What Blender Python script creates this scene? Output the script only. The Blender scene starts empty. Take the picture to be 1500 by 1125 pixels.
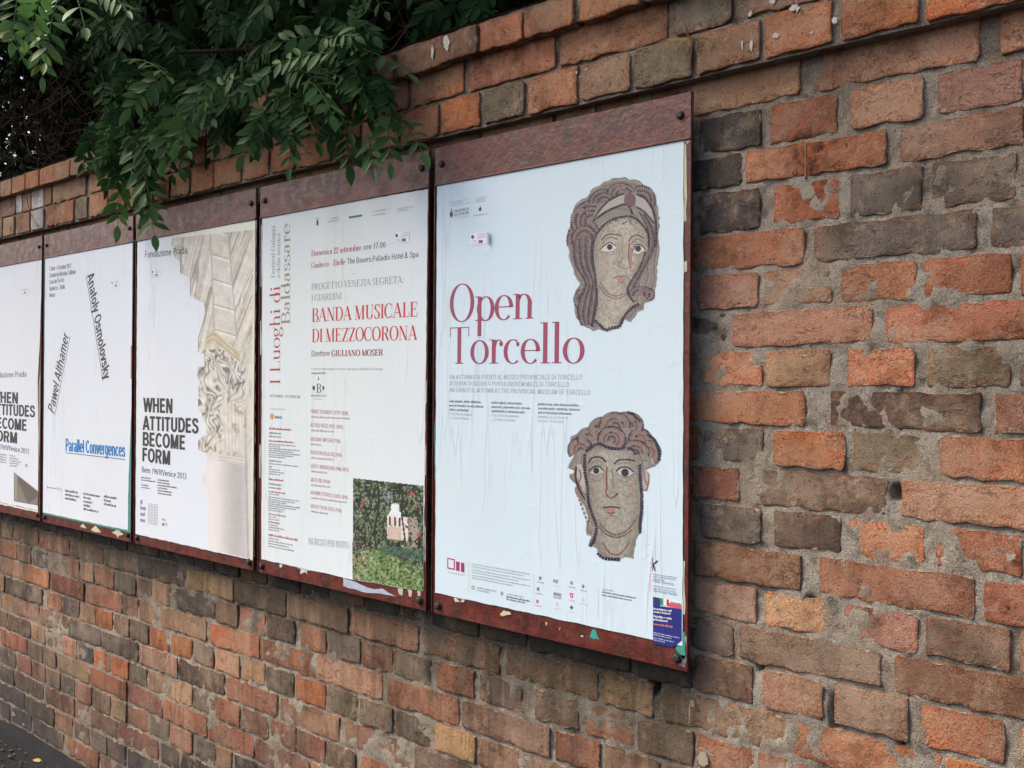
import bpy, math, random, unicodedata
import numpy as np
from mathutils import Vector, Matrix
random.seed(11)
RS = np.random.RandomState(5)
scene = bpy.context.scene
COL = scene.collection
D2R = math.radians
# ------------------------------------------------------------------ camera, light, exposure
F_PX, YAW, PITCH, ROLL, CAM_D = 1437.89, 0.729666, -0.000423, -0.0074735, 1.66703
ZC = 1.48                      # eye height: v = z - ZC is measured on the wall plane
def cam_axes():
    cy, sy, cp, sp, cr, sr = math.cos(YAW), math.sin(YAW), math.cos(PITCH), math.sin(PITCH), math.cos(ROLL), math.sin(ROLL)
    f = np.array([-sy*cp, cy*cp, sp]); rt = np.array([cy, sy, 0.0]); dn = -np.cross(rt, f)
    return cr*rt+sr*dn, -sr*rt+cr*dn, f
CR, CDN, CF = cam_axes()
cam = bpy.data.objects.new('camera', bpy.data.cameras.new('camera'))
COL.objects.link(cam)
m = Matrix.Identity(4)
for i in range(3):
    m[i][0] = CR[i]; m[i][1] = -CDN[i]; m[i][2] = -CF[i]
m[0][3], m[1][3], m[2][3] = 0, -CAM_D, ZC
cam.matrix_world = m
cam.data.sensor_width = 36
cam.data.lens = F_PX/1500*36
cam.data.clip_start = 0.05
cam.data.clip_end = 500
scene.camera = cam
SUN_EL, SUN_AZ = 50.0, 238.0     # a high hazy sky behind the viewer; azimuth clockwise from +Y
world = bpy.data.worlds.new('World'); scene.world = world; world.use_nodes = True
wt = world.node_tree; wt.nodes.clear()
sky = wt.nodes.new('ShaderNodeTexSky'); sky.sky_type = 'NISHITA'; sky.sun_disc = False
sky.sun_elevation = D2R(SUN_EL); sky.sun_rotation = D2R(SUN_AZ)
sky.air_density = 1.0; sky.dust_density = 5.0; sky.ozone_density = 1.0
bg = wt.nodes.new('ShaderNodeBackground'); bg.inputs['Strength'].default_value = 0.115
wo = wt.nodes.new('ShaderNodeOutputWorld')
wt.links.new(sky.outputs[0], bg.inputs[0]); wt.links.new(bg.outputs[0], wo.inputs[0])
sl = bpy.data.lights.new('sun', 'SUN'); sl.energy = 2.5; sl.angle = D2R(24); sl.color = (1.0, 0.86, 0.68)
so = bpy.data.objects.new('sun', sl); COL.objects.link(so)
sd = Vector((math.sin(D2R(SUN_AZ))*math.cos(D2R(SUN_EL)), math.cos(D2R(SUN_AZ))*math.cos(D2R(SUN_EL)), math.sin(D2R(SUN_EL))))
so.rotation_euler = sd.to_track_quat('Z', 'Y').to_euler(); so.location = (0, -4, 8)
vs = scene.view_settings
vs.view_transform = 'Standard'; vs.look = 'None'; vs.gamma = 1.0; vs.use_curve_mapping = False; vs.exposure = 1.24
# ------------------------------------------------------------------ helpers
def at(x, y, off=0.0):
    """point of the vertical plane Y = -off seen at photo position x, y; returns (u, v) with v = z - ZC"""
    d = CR*((x-750)/F_PX) + CDN*((y-562.5)/F_PX) + CF
    t = (CAM_D-off)/d[1]
    return float(t*d[0]), float(t*d[2])
def at3(x, y, off=0.0):
    u, v = at(x, y, off); return Vector((u, -off, v+ZC))
def pix(u, v, off=0.0):
    p = np.array([u, CAM_D-off, v]); c = (p@CR, p@CDN, p@CF)
    return 750+F_PX*c[0]/c[2], 562.5+F_PX*c[1]/c[2]
def tag(o, label=None, cat=None, group=None, kind=None):
    if label: o['label'] = label
    if cat: o['category'] = cat
    if group: o['group'] = group
    if kind: o['kind'] = kind
    return o
def empty(name, loc=(0, 0, 0)):
    o = bpy.data.objects.new(name, None); o.location = loc; o.empty_display_size = .1; COL.objects.link(o); return o
def link(name, me, parent=None, mats=()):
    o = bpy.data.objects.new(name, me); COL.objects.link(o)
    for mt in mats:
        if mt.name not in [q.name for q in me.materials if q]: me.materials.append(mt)
    if parent is not None:
        o.parent = parent
        o.matrix_parent_inverse = Matrix.Translation(-Vector(wloc(parent)))
    return o
def wloc(o):
    v = Vector((0, 0, 0))
    while o is not None:
        v += Vector(o.location); 
        if o.parent is not None: v += o.matrix_parent_inverse.translation
        o = o.parent
    return v
def mesh_from(name, V, F, colors=None, smooth=False, extra=None):
    me = bpy.data.meshes.new(name)
    V = np.asarray(V, dtype=np.float32).reshape(-1, 3)
    me.from_pydata(V.tolist() if len(V) < 200000 else list(map(tuple, V)), [], F)
    if colors is not None:
        a = me.color_attributes.new('col', 'FLOAT_COLOR', 'POINT')
        c = np.ones((len(V), 4), dtype=np.float32); c[:, :3] = np.asarray(colors, dtype=np.float32).reshape(-1, 3)
        a.data.foreach_set('color', c.ravel())
    if extra is not None:
        for k, arr in extra.items():
            a = me.attributes.new(k, 'FLOAT', 'POINT'); a.data.foreach_set('value', np.asarray(arr, dtype=np.float32))
    if smooth: me.polygons.foreach_set('use_smooth', [True]*len(me.polygons))
    me.update(); return me
def quad_mesh(name, V, n, colors=None, smooth=False):
    """n quads, V has 4n rows"""
    me = bpy.data.meshes.new(name)
    V = np.asarray(V, dtype=np.float32).reshape(-1, 3)
    me.vertices.add(len(V)); me.vertices.foreach_set('co', V.ravel())
    me.loops.add(4*n); me.loops.foreach_set('vertex_index', np.arange(4*n, dtype=np.int32))
    me.polygons.add(n); me.polygons.foreach_set('loop_start', np.arange(0, 4*n, 4, dtype=np.int32))
    me.polygons.foreach_set('loop_total', np.full(n, 4, dtype=np.int32))
    if smooth: me.polygons.foreach_set('use_smooth', np.ones(n, dtype=bool))
    me.update(calc_edges=True)
    if colors is not None:
        a = me.color_attributes.new('col', 'FLOAT_COLOR', 'POINT')
        c = np.ones((len(V), 4), dtype=np.float32); c[:, :3] = colors
        a.data.foreach_set('color', c.ravel())
    return me
def lin(r, g, b):
    def f(c):
        c /= 255.0
        return c/12.92 if c <= .04045 else ((c+.055)/1.055)**2.4
    return (f(r), f(g), f(b))
_T = RS.rand(256, 256).astype(np.float32)
def vnoise(x, y, seed=0):
    x = np.asarray(x, dtype=np.float64)+seed*17.3; y = np.asarray(y, dtype=np.float64)+seed*9.1
    xi = np.floor(x).astype(int); yi = np.floor(y).astype(int); fx = x-xi; fy = y-yi
    fx = fx*fx*(3-2*fx); fy = fy*fy*(3-2*fy)
    g = lambda a, b: _T[a % 256, b % 256]
    return (g(xi, yi)*(1-fx)+g(xi+1, yi)*fx)*(1-fy)+(g(xi, yi+1)*(1-fx)+g(xi+1, yi+1)*fx)*fy
def fbm(x, y, o=4, seed=0):
    s = 0; a = .5; t = 0
    for i in range(o):
        s = s+a*vnoise(x*2**i, y*2**i, seed+i); t += a; a *= .5
    return s/t
def box(b, x0, x1, y0, y1, z0, z1, col=None, bev=0.0):
    """append a box, optionally with chamfered front (−Y) edge, to list b=[V,F,C]"""
    n = len(b[0])
    if bev > 0:
        V = [(x0, y1, z0), (x1, y1, z0), (x1, y1, z1), (x0, y1, z1),
             (x0, y0+bev, z0), (x1, y0+bev, z0), (x1, y0+bev, z1), (x0, y0+bev, z1),
             (x0+bev, y0, z0+bev), (x1-bev, y0, z0+bev), (x1-bev, y0, z1-bev), (x0+bev, y0, z1-bev)]
        Fs = [(0, 1, 2, 3)[::-1], (0, 4, 5, 1)[::-1], (1, 5, 6, 2)[::-1], (2, 6, 7, 3)[::-1], (3, 7, 4, 0)[::-1],
              (4, 8, 9, 5)[::-1], (5, 9, 10, 6)[::-1], (6, 10, 11, 7)[::-1], (7, 11, 8, 4)[::-1], (8, 11, 10, 9)[::-1]]
    else:
        V = [(x0, y0, z0), (x1, y0, z0), (x1, y1, z0), (x0, y1, z0), (x0, y0, z1), (x1, y0, z1), (x1, y1, z1), (x0, y1, z1)]
        Fs = [(0, 3, 2, 1), (4, 5, 6, 7), (0, 1, 5, 4), (1, 2, 6, 5), (2, 3, 7, 6), (3, 0, 4, 7)]
    b[0].extend(V); b[1].extend([tuple(i+n for i in f) for f in Fs])
    if len(b) > 2: b[2].extend([col or (1, 1, 1)]*len(V))
# ------------------------------------------------------------------ materials
class NT:
    def __init__(s, name, rough=.8, spec=.3):
        s.m = bpy.data.materials.new(name); s.m.use_nodes = True; s.t = s.m.node_tree
        s.b = s.t.nodes['Principled BSDF']; s.b.inputs['Roughness'].default_value = rough
        s.b.inputs['Specular IOR Level'].default_value = spec
        s.geo = s.n('ShaderNodeNewGeometry').outputs['Position']
    def n(s, t, **k):
        nd = s.t.nodes.new(t)
        for a, b in k.items(): setattr(nd, a, b)
        return nd
    def put(s, inp, v):
        if hasattr(v, 'links') or isinstance(v, bpy.types.NodeSocket): s.t.links.new(v, inp)
        else: inp.default_value = v
    def attr(s, name, out='Color'):
        nd = s.n('ShaderNodeAttribute', attribute_name=name); return nd.outputs[out]
    def noise(s, scale, detail=4, rough=.55, vec=None, dist=0, out='Fac'):
        nd = s.n('ShaderNodeTexNoise'); s.put(nd.inputs['Vector'], vec if vec is not None else s.geo)
        nd.inputs['Scale'].default_value = scale; nd.inputs['Detail'].default_value = detail
        nd.inputs['Roughness'].default_value = rough; nd.inputs['Distortion'].default_value = dist
        return nd.outputs[out]
    def voro(s, scale, vec=None, feat='F1', out='Distance'):
        nd = s.n('ShaderNodeTexVoronoi', feature=feat); s.put(nd.inputs['Vector'], vec if vec is not None else s.geo)
        nd.inputs['Scale'].default_value = scale; return nd.outputs[out]
    def mapv(s, sc=(1, 1, 1), loc=(0, 0, 0), vec=None):
        nd = s.n('ShaderNodeMapping'); s.put(nd.inputs['Vector'], vec if vec is not None else s.geo)
        nd.inputs['Scale'].default_value = sc; nd.inputs['Location'].default_value = loc; return nd.outputs[0]
    def math(s, op, a, b=0.0, c=0.0, clamp=False):
        nd = s.n('ShaderNodeMath', operation=op, use_clamp=clamp); s.put(nd.inputs[0], a); s.put(nd.inputs[1], b)
        s.put(nd.inputs[2], c); return nd.outputs[0]
    def ramp(s, v, lo, hi, a=0.0, b=1.0):
        nd = s.n('ShaderNodeMapRange', clamp=True); s.put(nd.inputs[0], v)
        for i, q in enumerate((lo, hi, a, b)): nd.inputs[i+1].default_value = q
        return nd.outputs[0]
    def mix(s, f, a, b, mode='MIX'):
        nd = s.n('ShaderNodeMix', data_type='RGBA', blend_type=mode)
        s.put(nd.inputs[0], f); s.put(nd.inputs[6], a if not isinstance(a, tuple) else (*a[:3], 1)); s.put(nd.inputs[7], b if not isinstance(b, tuple) else (*b[:3], 1))
        return nd.outputs[2]
    def sep(s):
        nd = s.n('ShaderNodeSeparateXYZ'); s.t.links.new(s.geo, nd.inputs[0]); return nd.outputs
    def bump(s, h, strength=.5, dist=.002, prev=None):
        nd = s.n('ShaderNodeBump'); s.put(nd.inputs['Height'], h); nd.inputs['Strength'].default_value = strength
        nd.inputs['Distance'].default_value = dist
        if prev is not None: s.t.links.new(prev, nd.inputs['Normal'])
        return nd.outputs[0]
    def out(s, col=None, rough=None, nrm=None):
        if col is not None: s.put(s.b.inputs['Base Color'], col if not isinstance(col, tuple) else (*col[:3], 1))
        if rough is not None: s.put(s.b.inputs['Roughness'], rough)
        if nrm is not None: s.t.links.new(nrm, s.b.inputs['Normal'])
        return s.m
def white(c): return (*c[:3], 1)

def stains(s, c, X, Z):
    # soot, damp and run-off that cross bricks and joints alike
    g = s.noise(3.0, 6, .65, vec=s.mapv(loc=(1.5, 0, 4.2)))
    c = s.mix(s.ramp(g, .50, .68, 0, .60), c, s.mix(1.0, c, (.48, .44, .38), 'MULTIPLY'))
    g = s.noise(7.5, 5, .65, vec=s.mapv(loc=(5.5, 0, 1.2)))
    c = s.mix(s.ramp(g, .54, .68, 0, .55), c, s.mix(1.0, c, (.60, .55, .50), 'MULTIPLY'))
    g = s.noise(5.0, 5, .6, vec=s.mapv(loc=(9.5, 0, 7.7)))
    c = s.mix(s.ramp(g, .48, .66, 0, .45), c, (.42, .31, .22))
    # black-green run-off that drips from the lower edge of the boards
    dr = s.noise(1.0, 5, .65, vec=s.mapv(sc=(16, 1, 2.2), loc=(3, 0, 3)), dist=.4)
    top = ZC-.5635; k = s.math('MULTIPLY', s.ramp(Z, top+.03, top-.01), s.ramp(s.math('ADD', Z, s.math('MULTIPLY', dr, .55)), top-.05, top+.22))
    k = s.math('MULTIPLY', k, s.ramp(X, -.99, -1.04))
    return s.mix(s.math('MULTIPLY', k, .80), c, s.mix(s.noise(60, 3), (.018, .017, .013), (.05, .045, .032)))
def m_brick():
    s = NT('weathered_brick', .92, .25)
    X, Y, Z = s.sep()
    col = s.attr('col')
    big = s.noise(16, 5, .6)
    # tonal drift inside each brick: towards a sooty grey and towards a pale worn tone
    c = s.mix(s.ramp(big, .50, .66, 0, .75), col, s.mix(1.0, col, (.50, .46, .42), 'MULTIPLY'))
    n2 = s.noise(28, 6, .65, vec=s.mapv(loc=(3.1, 7.7, 1.3)))
    c = s.mix(s.ramp(n2, .50, .68, 0, .72), c, s.mix(.55, col, (.46, .32, .22)))
    n3 = s.noise(46, 5, .7, vec=s.mapv(loc=(9.1, 2.7, 5.3)))
    c = s.mix(s.ramp(n3, .55, .72, 0, .5), c, s.mix(1.0, col, (1.25, .72, .5), 'MULTIPLY'))
    fine = s.noise(420, 3, .7)
    c = s.mix(.85, c, s.mix(1.0, c, s.mix(s.ramp(fine, .3, .7), (.45, .43, .42), (1.55, 1.57, 1.58)), 'MULTIPLY'))
    grain = s.noise(1300, 1, .5)
    c = s.mix(s.ramp(grain, .66, .74, 0, .5), c, (.45, .40, .34))
    pit = s.voro(150, feat='F1'); pn = s.noise(90, 2)
    pm = s.math('MULTIPLY', s.ramp(pit, .0, .22, 1, 0), s.ramp(pn, .55, .62, 0, 1))
    c = s.mix(s.math('MULTIPLY', pm, .8), c, (.02, .016, .013))
    # run-down streaks low on the wall
    st = s.noise(1.0, 5, .7, vec=s.mapv(sc=(48, 48, 4.5)), dist=.6)
    low = s.ramp(Z, .95, .55, .12, .55)
    c = s.mix(s.math('MULTIPLY', s.ramp(st, .50, .62), low), c, s.mix(1.0, c, (.32, .30, .30), 'MULTIPLY'))
    st2 = s.noise(1.0, 4, .6, vec=s.mapv(sc=(64, 64, 7), loc=(4, 4, 9)), dist=.8)
    c = s.mix(s.math('MULTIPLY', s.ramp(st2, .58, .66), s.math('MULTIPLY', low, .55)), c, (.36, .30, .22))
    # general grime patches, algae; then darker and bluer towards the ground
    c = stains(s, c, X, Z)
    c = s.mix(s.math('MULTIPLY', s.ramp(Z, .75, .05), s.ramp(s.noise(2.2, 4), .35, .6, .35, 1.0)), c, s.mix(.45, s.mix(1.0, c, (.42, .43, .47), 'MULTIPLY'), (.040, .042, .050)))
    # mortar dragged over arrises
    e = s.attr('edge', 'Fac')
    sm = s.noise(38, 5, .6, vec=s.mapv(loc=(0, 5, 0)))
    mm = s.ramp(s.math('ADD', s.math('MULTIPLY', e, .30), sm), .80, .88)
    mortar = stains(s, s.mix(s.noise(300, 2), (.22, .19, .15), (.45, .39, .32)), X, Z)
    c = s.mix(s.math('MULTIPLY', s.ramp(e, .55, .95), .50), c, s.mix(1.0, c, (.42, .36, .32), 'MULTIPLY'))  # dark rims: arris dirt plus joint shadow painted into the colour
    c = s.mix(s.math('MULTIPLY', mm, .85), c, mortar)
    # rust run from the two old wall plugs
    a = s.math('ABSOLUTE', s.math('SUBTRACT', X, RUST_X))
    rm = s.math('MULTIPLY', s.ramp(s.math('ADD', a, s.math('MULTIPLY', s.math('SUBTRACT', s.noise(32, 4), .5), .20)), .012, .075, 1, 0),
                s.math('MULTIPLY', s.ramp(Z, RUST_Z1+.02, RUST_Z1-.02), s.ramp(Z, RUST_Z0-.06, RUST_Z0+.10)))
    c = s.mix(s.math('MULTIPLY', rm, .85), c, s.mix(s.ramp(s.noise(60, 4), .42, .6), (.035, .008, .004), (.26, .065, .018)))
    h = s.math('ADD', s.math('MULTIPLY', s.noise(70, 6, .7), .9), s.math('MULTIPLY', fine, .5))
    chip = s.ramp(s.math('ADD', s.noise(75, 4, .6, vec=s.mapv(loc=(8, 8, 8))), s.math('MULTIPLY', e, .20)), .62, .65)
    c = s.mix(s.math('MULTIPLY', chip, .45), c, s.mix(1.0, c, (1.25, .85, .65), 'MULTIPLY'))
    h = s.math('SUBTRACT', h, s.math('MULTIPLY', chip, .75))
    h = s.math('SUBTRACT', h, s.math('MULTIPLY', pm, .8))
    cr = s.noise(19, 5, .62, vec=s.mapv(sc=(1, 1, 2.2), loc=(2, 6, 1)))
    crm = s.math('MULTIPLY', s.ramp(s.math('ABSOLUTE', s.math('SUBTRACT', cr, .5)), 0, .009, 1, 0), s.ramp(s.noise(11, 3), .55, .60))
    h = s.math('SUBTRACT', h, s.math('MULTIPLY', crm, .7))
    h = s.math('ADD', h, s.math('MULTIPLY', mm, .5))
    c = s.mix(s.math('MULTIPLY', crm, .55), c, (.02, .015, .012))
    return s.out(c, .93, s.bump(h, .9, .0045))
def m_mortar():
    s = NT('lime_mortar', .95, .2)
    X, Y, Z = s.sep()
    c = s.mix(s.noise(14, 5), (.28, .250, .205), (.54, .485, .41))
    c = s.mix(s.ramp(Z, 1.9, 2.15, 0, .55), c, (.27, .19, .115))
    c = s.mix(s.ramp(s.noise(22, 4), .5, .66, 0, .5), c, (.22, .12, .075))
    c = s.mix(s.ramp(s.noise(30, 4, vec=s.mapv(loc=(4, 4, 4))), .54, .66, 0, .6), c, (.085, .07, .055))
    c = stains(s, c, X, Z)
    fine = s.noise(500, 3, .7)
    c = s.mix(.9, c, s.mix(1.0, c, s.mix(s.ramp(fine, .3, .7), (.4, .4, .4), (1.6, 1.6, 1.6)), 'MULTIPLY'))
    sp = s.noise(420, 1); c = s.mix(s.ramp(sp, .66, .72, 0, .8), c, (.6, .55, .46)); c = s.mix(s.ramp(s.noise(260, 2), .62, .68, 0, .8), c, (.05, .04, .03))
    c = s.mix(s.ramp(Z, .55, .25, 0, .5), c, s.mix(1.0, c, (.5, .5, .5), 'MULTIPLY'))
    h = s.math('ADD', s.noise(80, 6, .75), s.math('MULTIPLY', fine, .6))
    return s.out(c, .96, s.bump(h, 1.0, .009))
def m_steel():
    s = NT('rusty_red_painted_steel', .45, .5)
    n = s.noise(14, 6, .65)
    c = s.mix(s.ramp(n, .40, .62), (.120, .019, .013), (.050, .011, .011))
    c = s.mix(s.ramp(s.noise(38, 5, .75), .50, .62, 0, .8), c, (.150, .030, .014))
    c = s.mix(s.ramp(s.noise(85, 5, .75), .57, .64, 0, .85), c, (.022, .009, .009))
    c = s.mix(s.ramp(s.noise(1.0, 5, .7, vec=s.mapv(sc=(60, 60, 5))), .55, .68, 0, .6), c, (.045, .014, .010))
    X, Y, Z = s.sep()
    sheen = s.noise(5, 4, .6, vec=s.mapv(sc=(1, 1, 4)))
    c = s.mix(s.math('MULTIPLY', s.math('MULTIPLY', s.ramp(X, -1.7, -2.7, .05, 1), s.ramp(sheen, .35, .65, .1, .7)), s.ramp(Z, ZC+.44, ZC+.56)), c, (.115, .055, .062))  # sky sheen painted onto the top plates, stronger on the left boards
    h = s.math('ADD', s.noise(45, 5, .7), s.math('MULTIPLY', s.noise(8, 2), .8))
    return s.out(c, s.ramp(s.noise(30, 4), .3, .7, .28, .58), s.bump(h, .7, .0035))
def m_print(name='printed_paper', rough=.55, spec=.35):
    s = NT(name, rough, spec)
    c = s.attr('col')
    X, Y, Z = s.sep()
    # vertical glue wrinkles: warped 1D ridges with their own starts and ends
    w = s.math('MULTIPLY', s.math('SUBTRACT', s.noise(1.0, 1, vec=s.mapv(sc=(1.2, 1, 1.1))), .5), .03)
    xw = s.math('ADD', X, w)
    cmb = s.n('ShaderNodeCombineXYZ'); s.t.links.new(xw, cmb.inputs[0]); s.put(cmb.inputs[2], s.math('MULTIPLY', Z, .07))
    r = s.noise(21, 2, .5, vec=cmb.outputs[0])
    ridge = s.ramp(s.math('ABSOLUTE', s.math('SUBTRACT', r, .5)), 0, .022, 1, 0)
    gate = s.ramp(s.noise(1.0, 3, vec=s.mapv(sc=(5, 1, 1.1), loc=(2, 0, 6))), .50, .58)
    ridge = s.math('MULTIPLY', ridge, gate)
    r2 = s.noise(60, 1, .5, vec=cmb.outputs[0])
    h = s.math('ADD', s.math('MULTIPLY', ridge, 1.0), s.math('MULTIPLY', r2, .10))
    bub = s.noise(26, 3, .5); h = s.math('ADD', h, s.math('MULTIPLY', s.ramp(bub, .62, .74), .7))
    h = s.math('ADD', h, s.math('MULTIPLY', s.noise(900, 2), .03))
    h = s.math('ADD', h, s.math('MULTIPLY', s.noise(1.0, 2, vec=s.mapv(sc=(14, 1, 2))), .6))
    # darker creases, faint stains and yellowing
    c = s.mix(s.math('MULTIPLY', ridge, .26), c, s.mix(1.0, c, (.62, .60, .60), 'MULTIPLY'))
    st = s.noise(2.3, 5, .6, vec=s.mapv(sc=(1, 1, .8), loc=(6, 2, 3)))
    c = s.mix(s.ramp(st, .45, .72, 0, .30), c, s.mix(1.0, c, (.90, .88, .80), 'MULTIPLY'))
    st = s.noise(1.0, 4, .6, vec=s.mapv(sc=(60, 1, 2.2), loc=(1, 2, 3)))
    c = s.mix(s.ramp(st, .5, .75, 0, .14), c, s.mix(1.0, c, (.84, .82, .78), 'MULTIPLY'))
    c = s.mix(s.ramp(s.noise(1.7, 3, vec=s.mapv(loc=(0, 0, 2))), .45, .7, 0, .30), c, s.mix(1.0, c, (1.06, 1.0, .86), 'MULTIPLY'))
    sp = s.noise(75, 2); c = s.mix(s.ramp(sp, .76, .79, 0, .6), c, (.10, .08, .06))
    return s.out(c, s.ramp(s.noise(12, 3), .3, .7, rough-.08, rough+.1), s.bump(h, .30, .0020))
def m_attr(name, rough=.7, spec=.3, sc=80, amt=.5, bumpd=.001):
    s = NT(name, rough, spec); c = s.attr('col'); f = s.noise(sc, 5, .65)
    c = s.mix(amt, c, s.mix(1.0, c, s.mix(f, (.3, .3, .3), (1.7, 1.7, 1.7)), 'MULTIPLY'))
    return s.out(c, rough, s.bump(f, .6, bumpd))
def m_leaf(name, base, pale, trans=.35, rough=.42, spec=.2):
    s = NT(name, rough, spec)
    oi = s.n('ShaderNodeObjectInfo').outputs['Random']
    n = s.noise(12, 4); n2 = s.noise(140, 3)
    f = s.math('ADD', s.math('MULTIPLY', oi, .5), s.math('MULTIPLY', s.ramp(n, .3, .7), .5))
    c = s.mix(f, base, pale)
    c = s.mix(.35, c, s.mix(1.0, c, s.mix(n2, (.4, .4, .4), (1.6, 1.6, 1.6)), 'MULTIPLY'))
    # yellowing blades here and there
    c = s.mix(s.math('MULTIPLY', s.ramp(oi, .93, .97), .6), c, (.16, .15, .03))
    tr = s.n('ShaderNodeBsdfTranslucent'); s.t.links.new(c, tr.inputs[0])
    mx = s.n('ShaderNodeMixShader'); mx.inputs[0].default_value = trans
    s.put(s.b.inputs['Base Color'], c); s.t.links.new(s.bump(n2, .3, .001), s.b.inputs['Normal'])
    s.t.links.new(s.b.outputs[0], mx.inputs[1]); s.t.links.new(tr.outputs[0], mx.inputs[2])
    s.t.links.new(mx.outputs[0], s.t.nodes['Material Output'].inputs[0])
    return s.m
def m_asphalt():
    s = NT('dark_pavement', .85, .12)
    c = s.mix(s.noise(3, 5), (.007, .008, .012), (.019, .020, .026))
    g = s.voro(160, out='Color'); c = s.mix(.5, c, s.mix(1.0, c, s.mix(.8, (1, 1, 1), g), 'MULTIPLY'))
    c = s.mix(s.ramp(s.noise(260, 2), .66, .72, 0, .5), c, (.09, .09, .09))
    return s.out(c, .85, s.bump(s.noise(220, 4), .8, .004))
_u, _z = at(1183, 178, -.02); RUST_X = _u; RUST_Z1 = _z+ZC; RUST_Z0 = at(1183, 335, -.02)[1]+ZC
M = dict(brick=m_brick(), mortar=m_mortar(), steel=m_steel(), paper=m_print(), scrap=m_attr('torn_old_paper', .85, .2, 60, .45),
         iron=m_attr('blackened_iron', .6, .4, 200, .6), bark=m_attr('dark_bark', .95, .1, 90, .7, .004),
         straw=m_attr('dry_straw', .8, .3, 200, .4), asphalt=m_asphalt(),
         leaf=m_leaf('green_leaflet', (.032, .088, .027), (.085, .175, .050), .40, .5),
         leafdark=m_leaf('shade_dark_leaf', (.006, .014, .007), (.013, .029, .011), .10, .8, .08),  # near-black green with the thicket's shade painted into the colour
         leafmid=m_leaf('shaded_green_leaf', (.014, .046, .015), (.044, .100, .028), .32, .65, .12),  # darker copy of the leaflet green, shade painted into the colour
         leafyellow=m_leaf('yellow_leaf', (.50, .42, .12), (.62, .50, .16), .2, .6))
# ------------------------------------------------------------------ ground
g = mesh_from('ground', [(-60, -60, 0), (60, -60, 0), (60, 60, 0), (-60, 60, 0)], [(0, 1, 2, 3)])
tag(link('ground', g, None, [M['asphalt']]), kind='structure')
# ------------------------------------------------------------------ brick wall
WY = 0.034                       # brick face; the boards stand 34 mm proud of it
SC = (CAM_D+WY)/CAM_D
UL, UR = -7.2, 1.3
wall = empty('brick_wall', (-1.5, WY, 0))
tag(wall, 'tall weathered red and brown brick garden wall with a stepped brick coping', 'wall')
PAL = dict(
    O=(.44, .195, .105), o=(.47, .170, .072), R=(.32, .140, .088), r=(.38, .150, .085), P=(.44, .235, .155), p=(.37, .200, .140), D=(.085, .070, .062),
    d=(.145, .120, .105), B=(.27, .155, .095), b=(.170, .113, .080), G=(.205, .160, .110), g=(.155, .128, .098),
    T=(.42, .25, .15), t=(.34, .215, .145), Y=(.44, .29, .15), W=(.66, .64, .60), k=(.045, .037, .031))
J = [.605, .521, .442, .3735, .290, .216, .142, .069, -.005, -.0765, -.152, -.225, -.300, -.375, -.448, -.520, -.599]
while J[-1] > -1.50: J.append(J[-1]-.0755)
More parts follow.
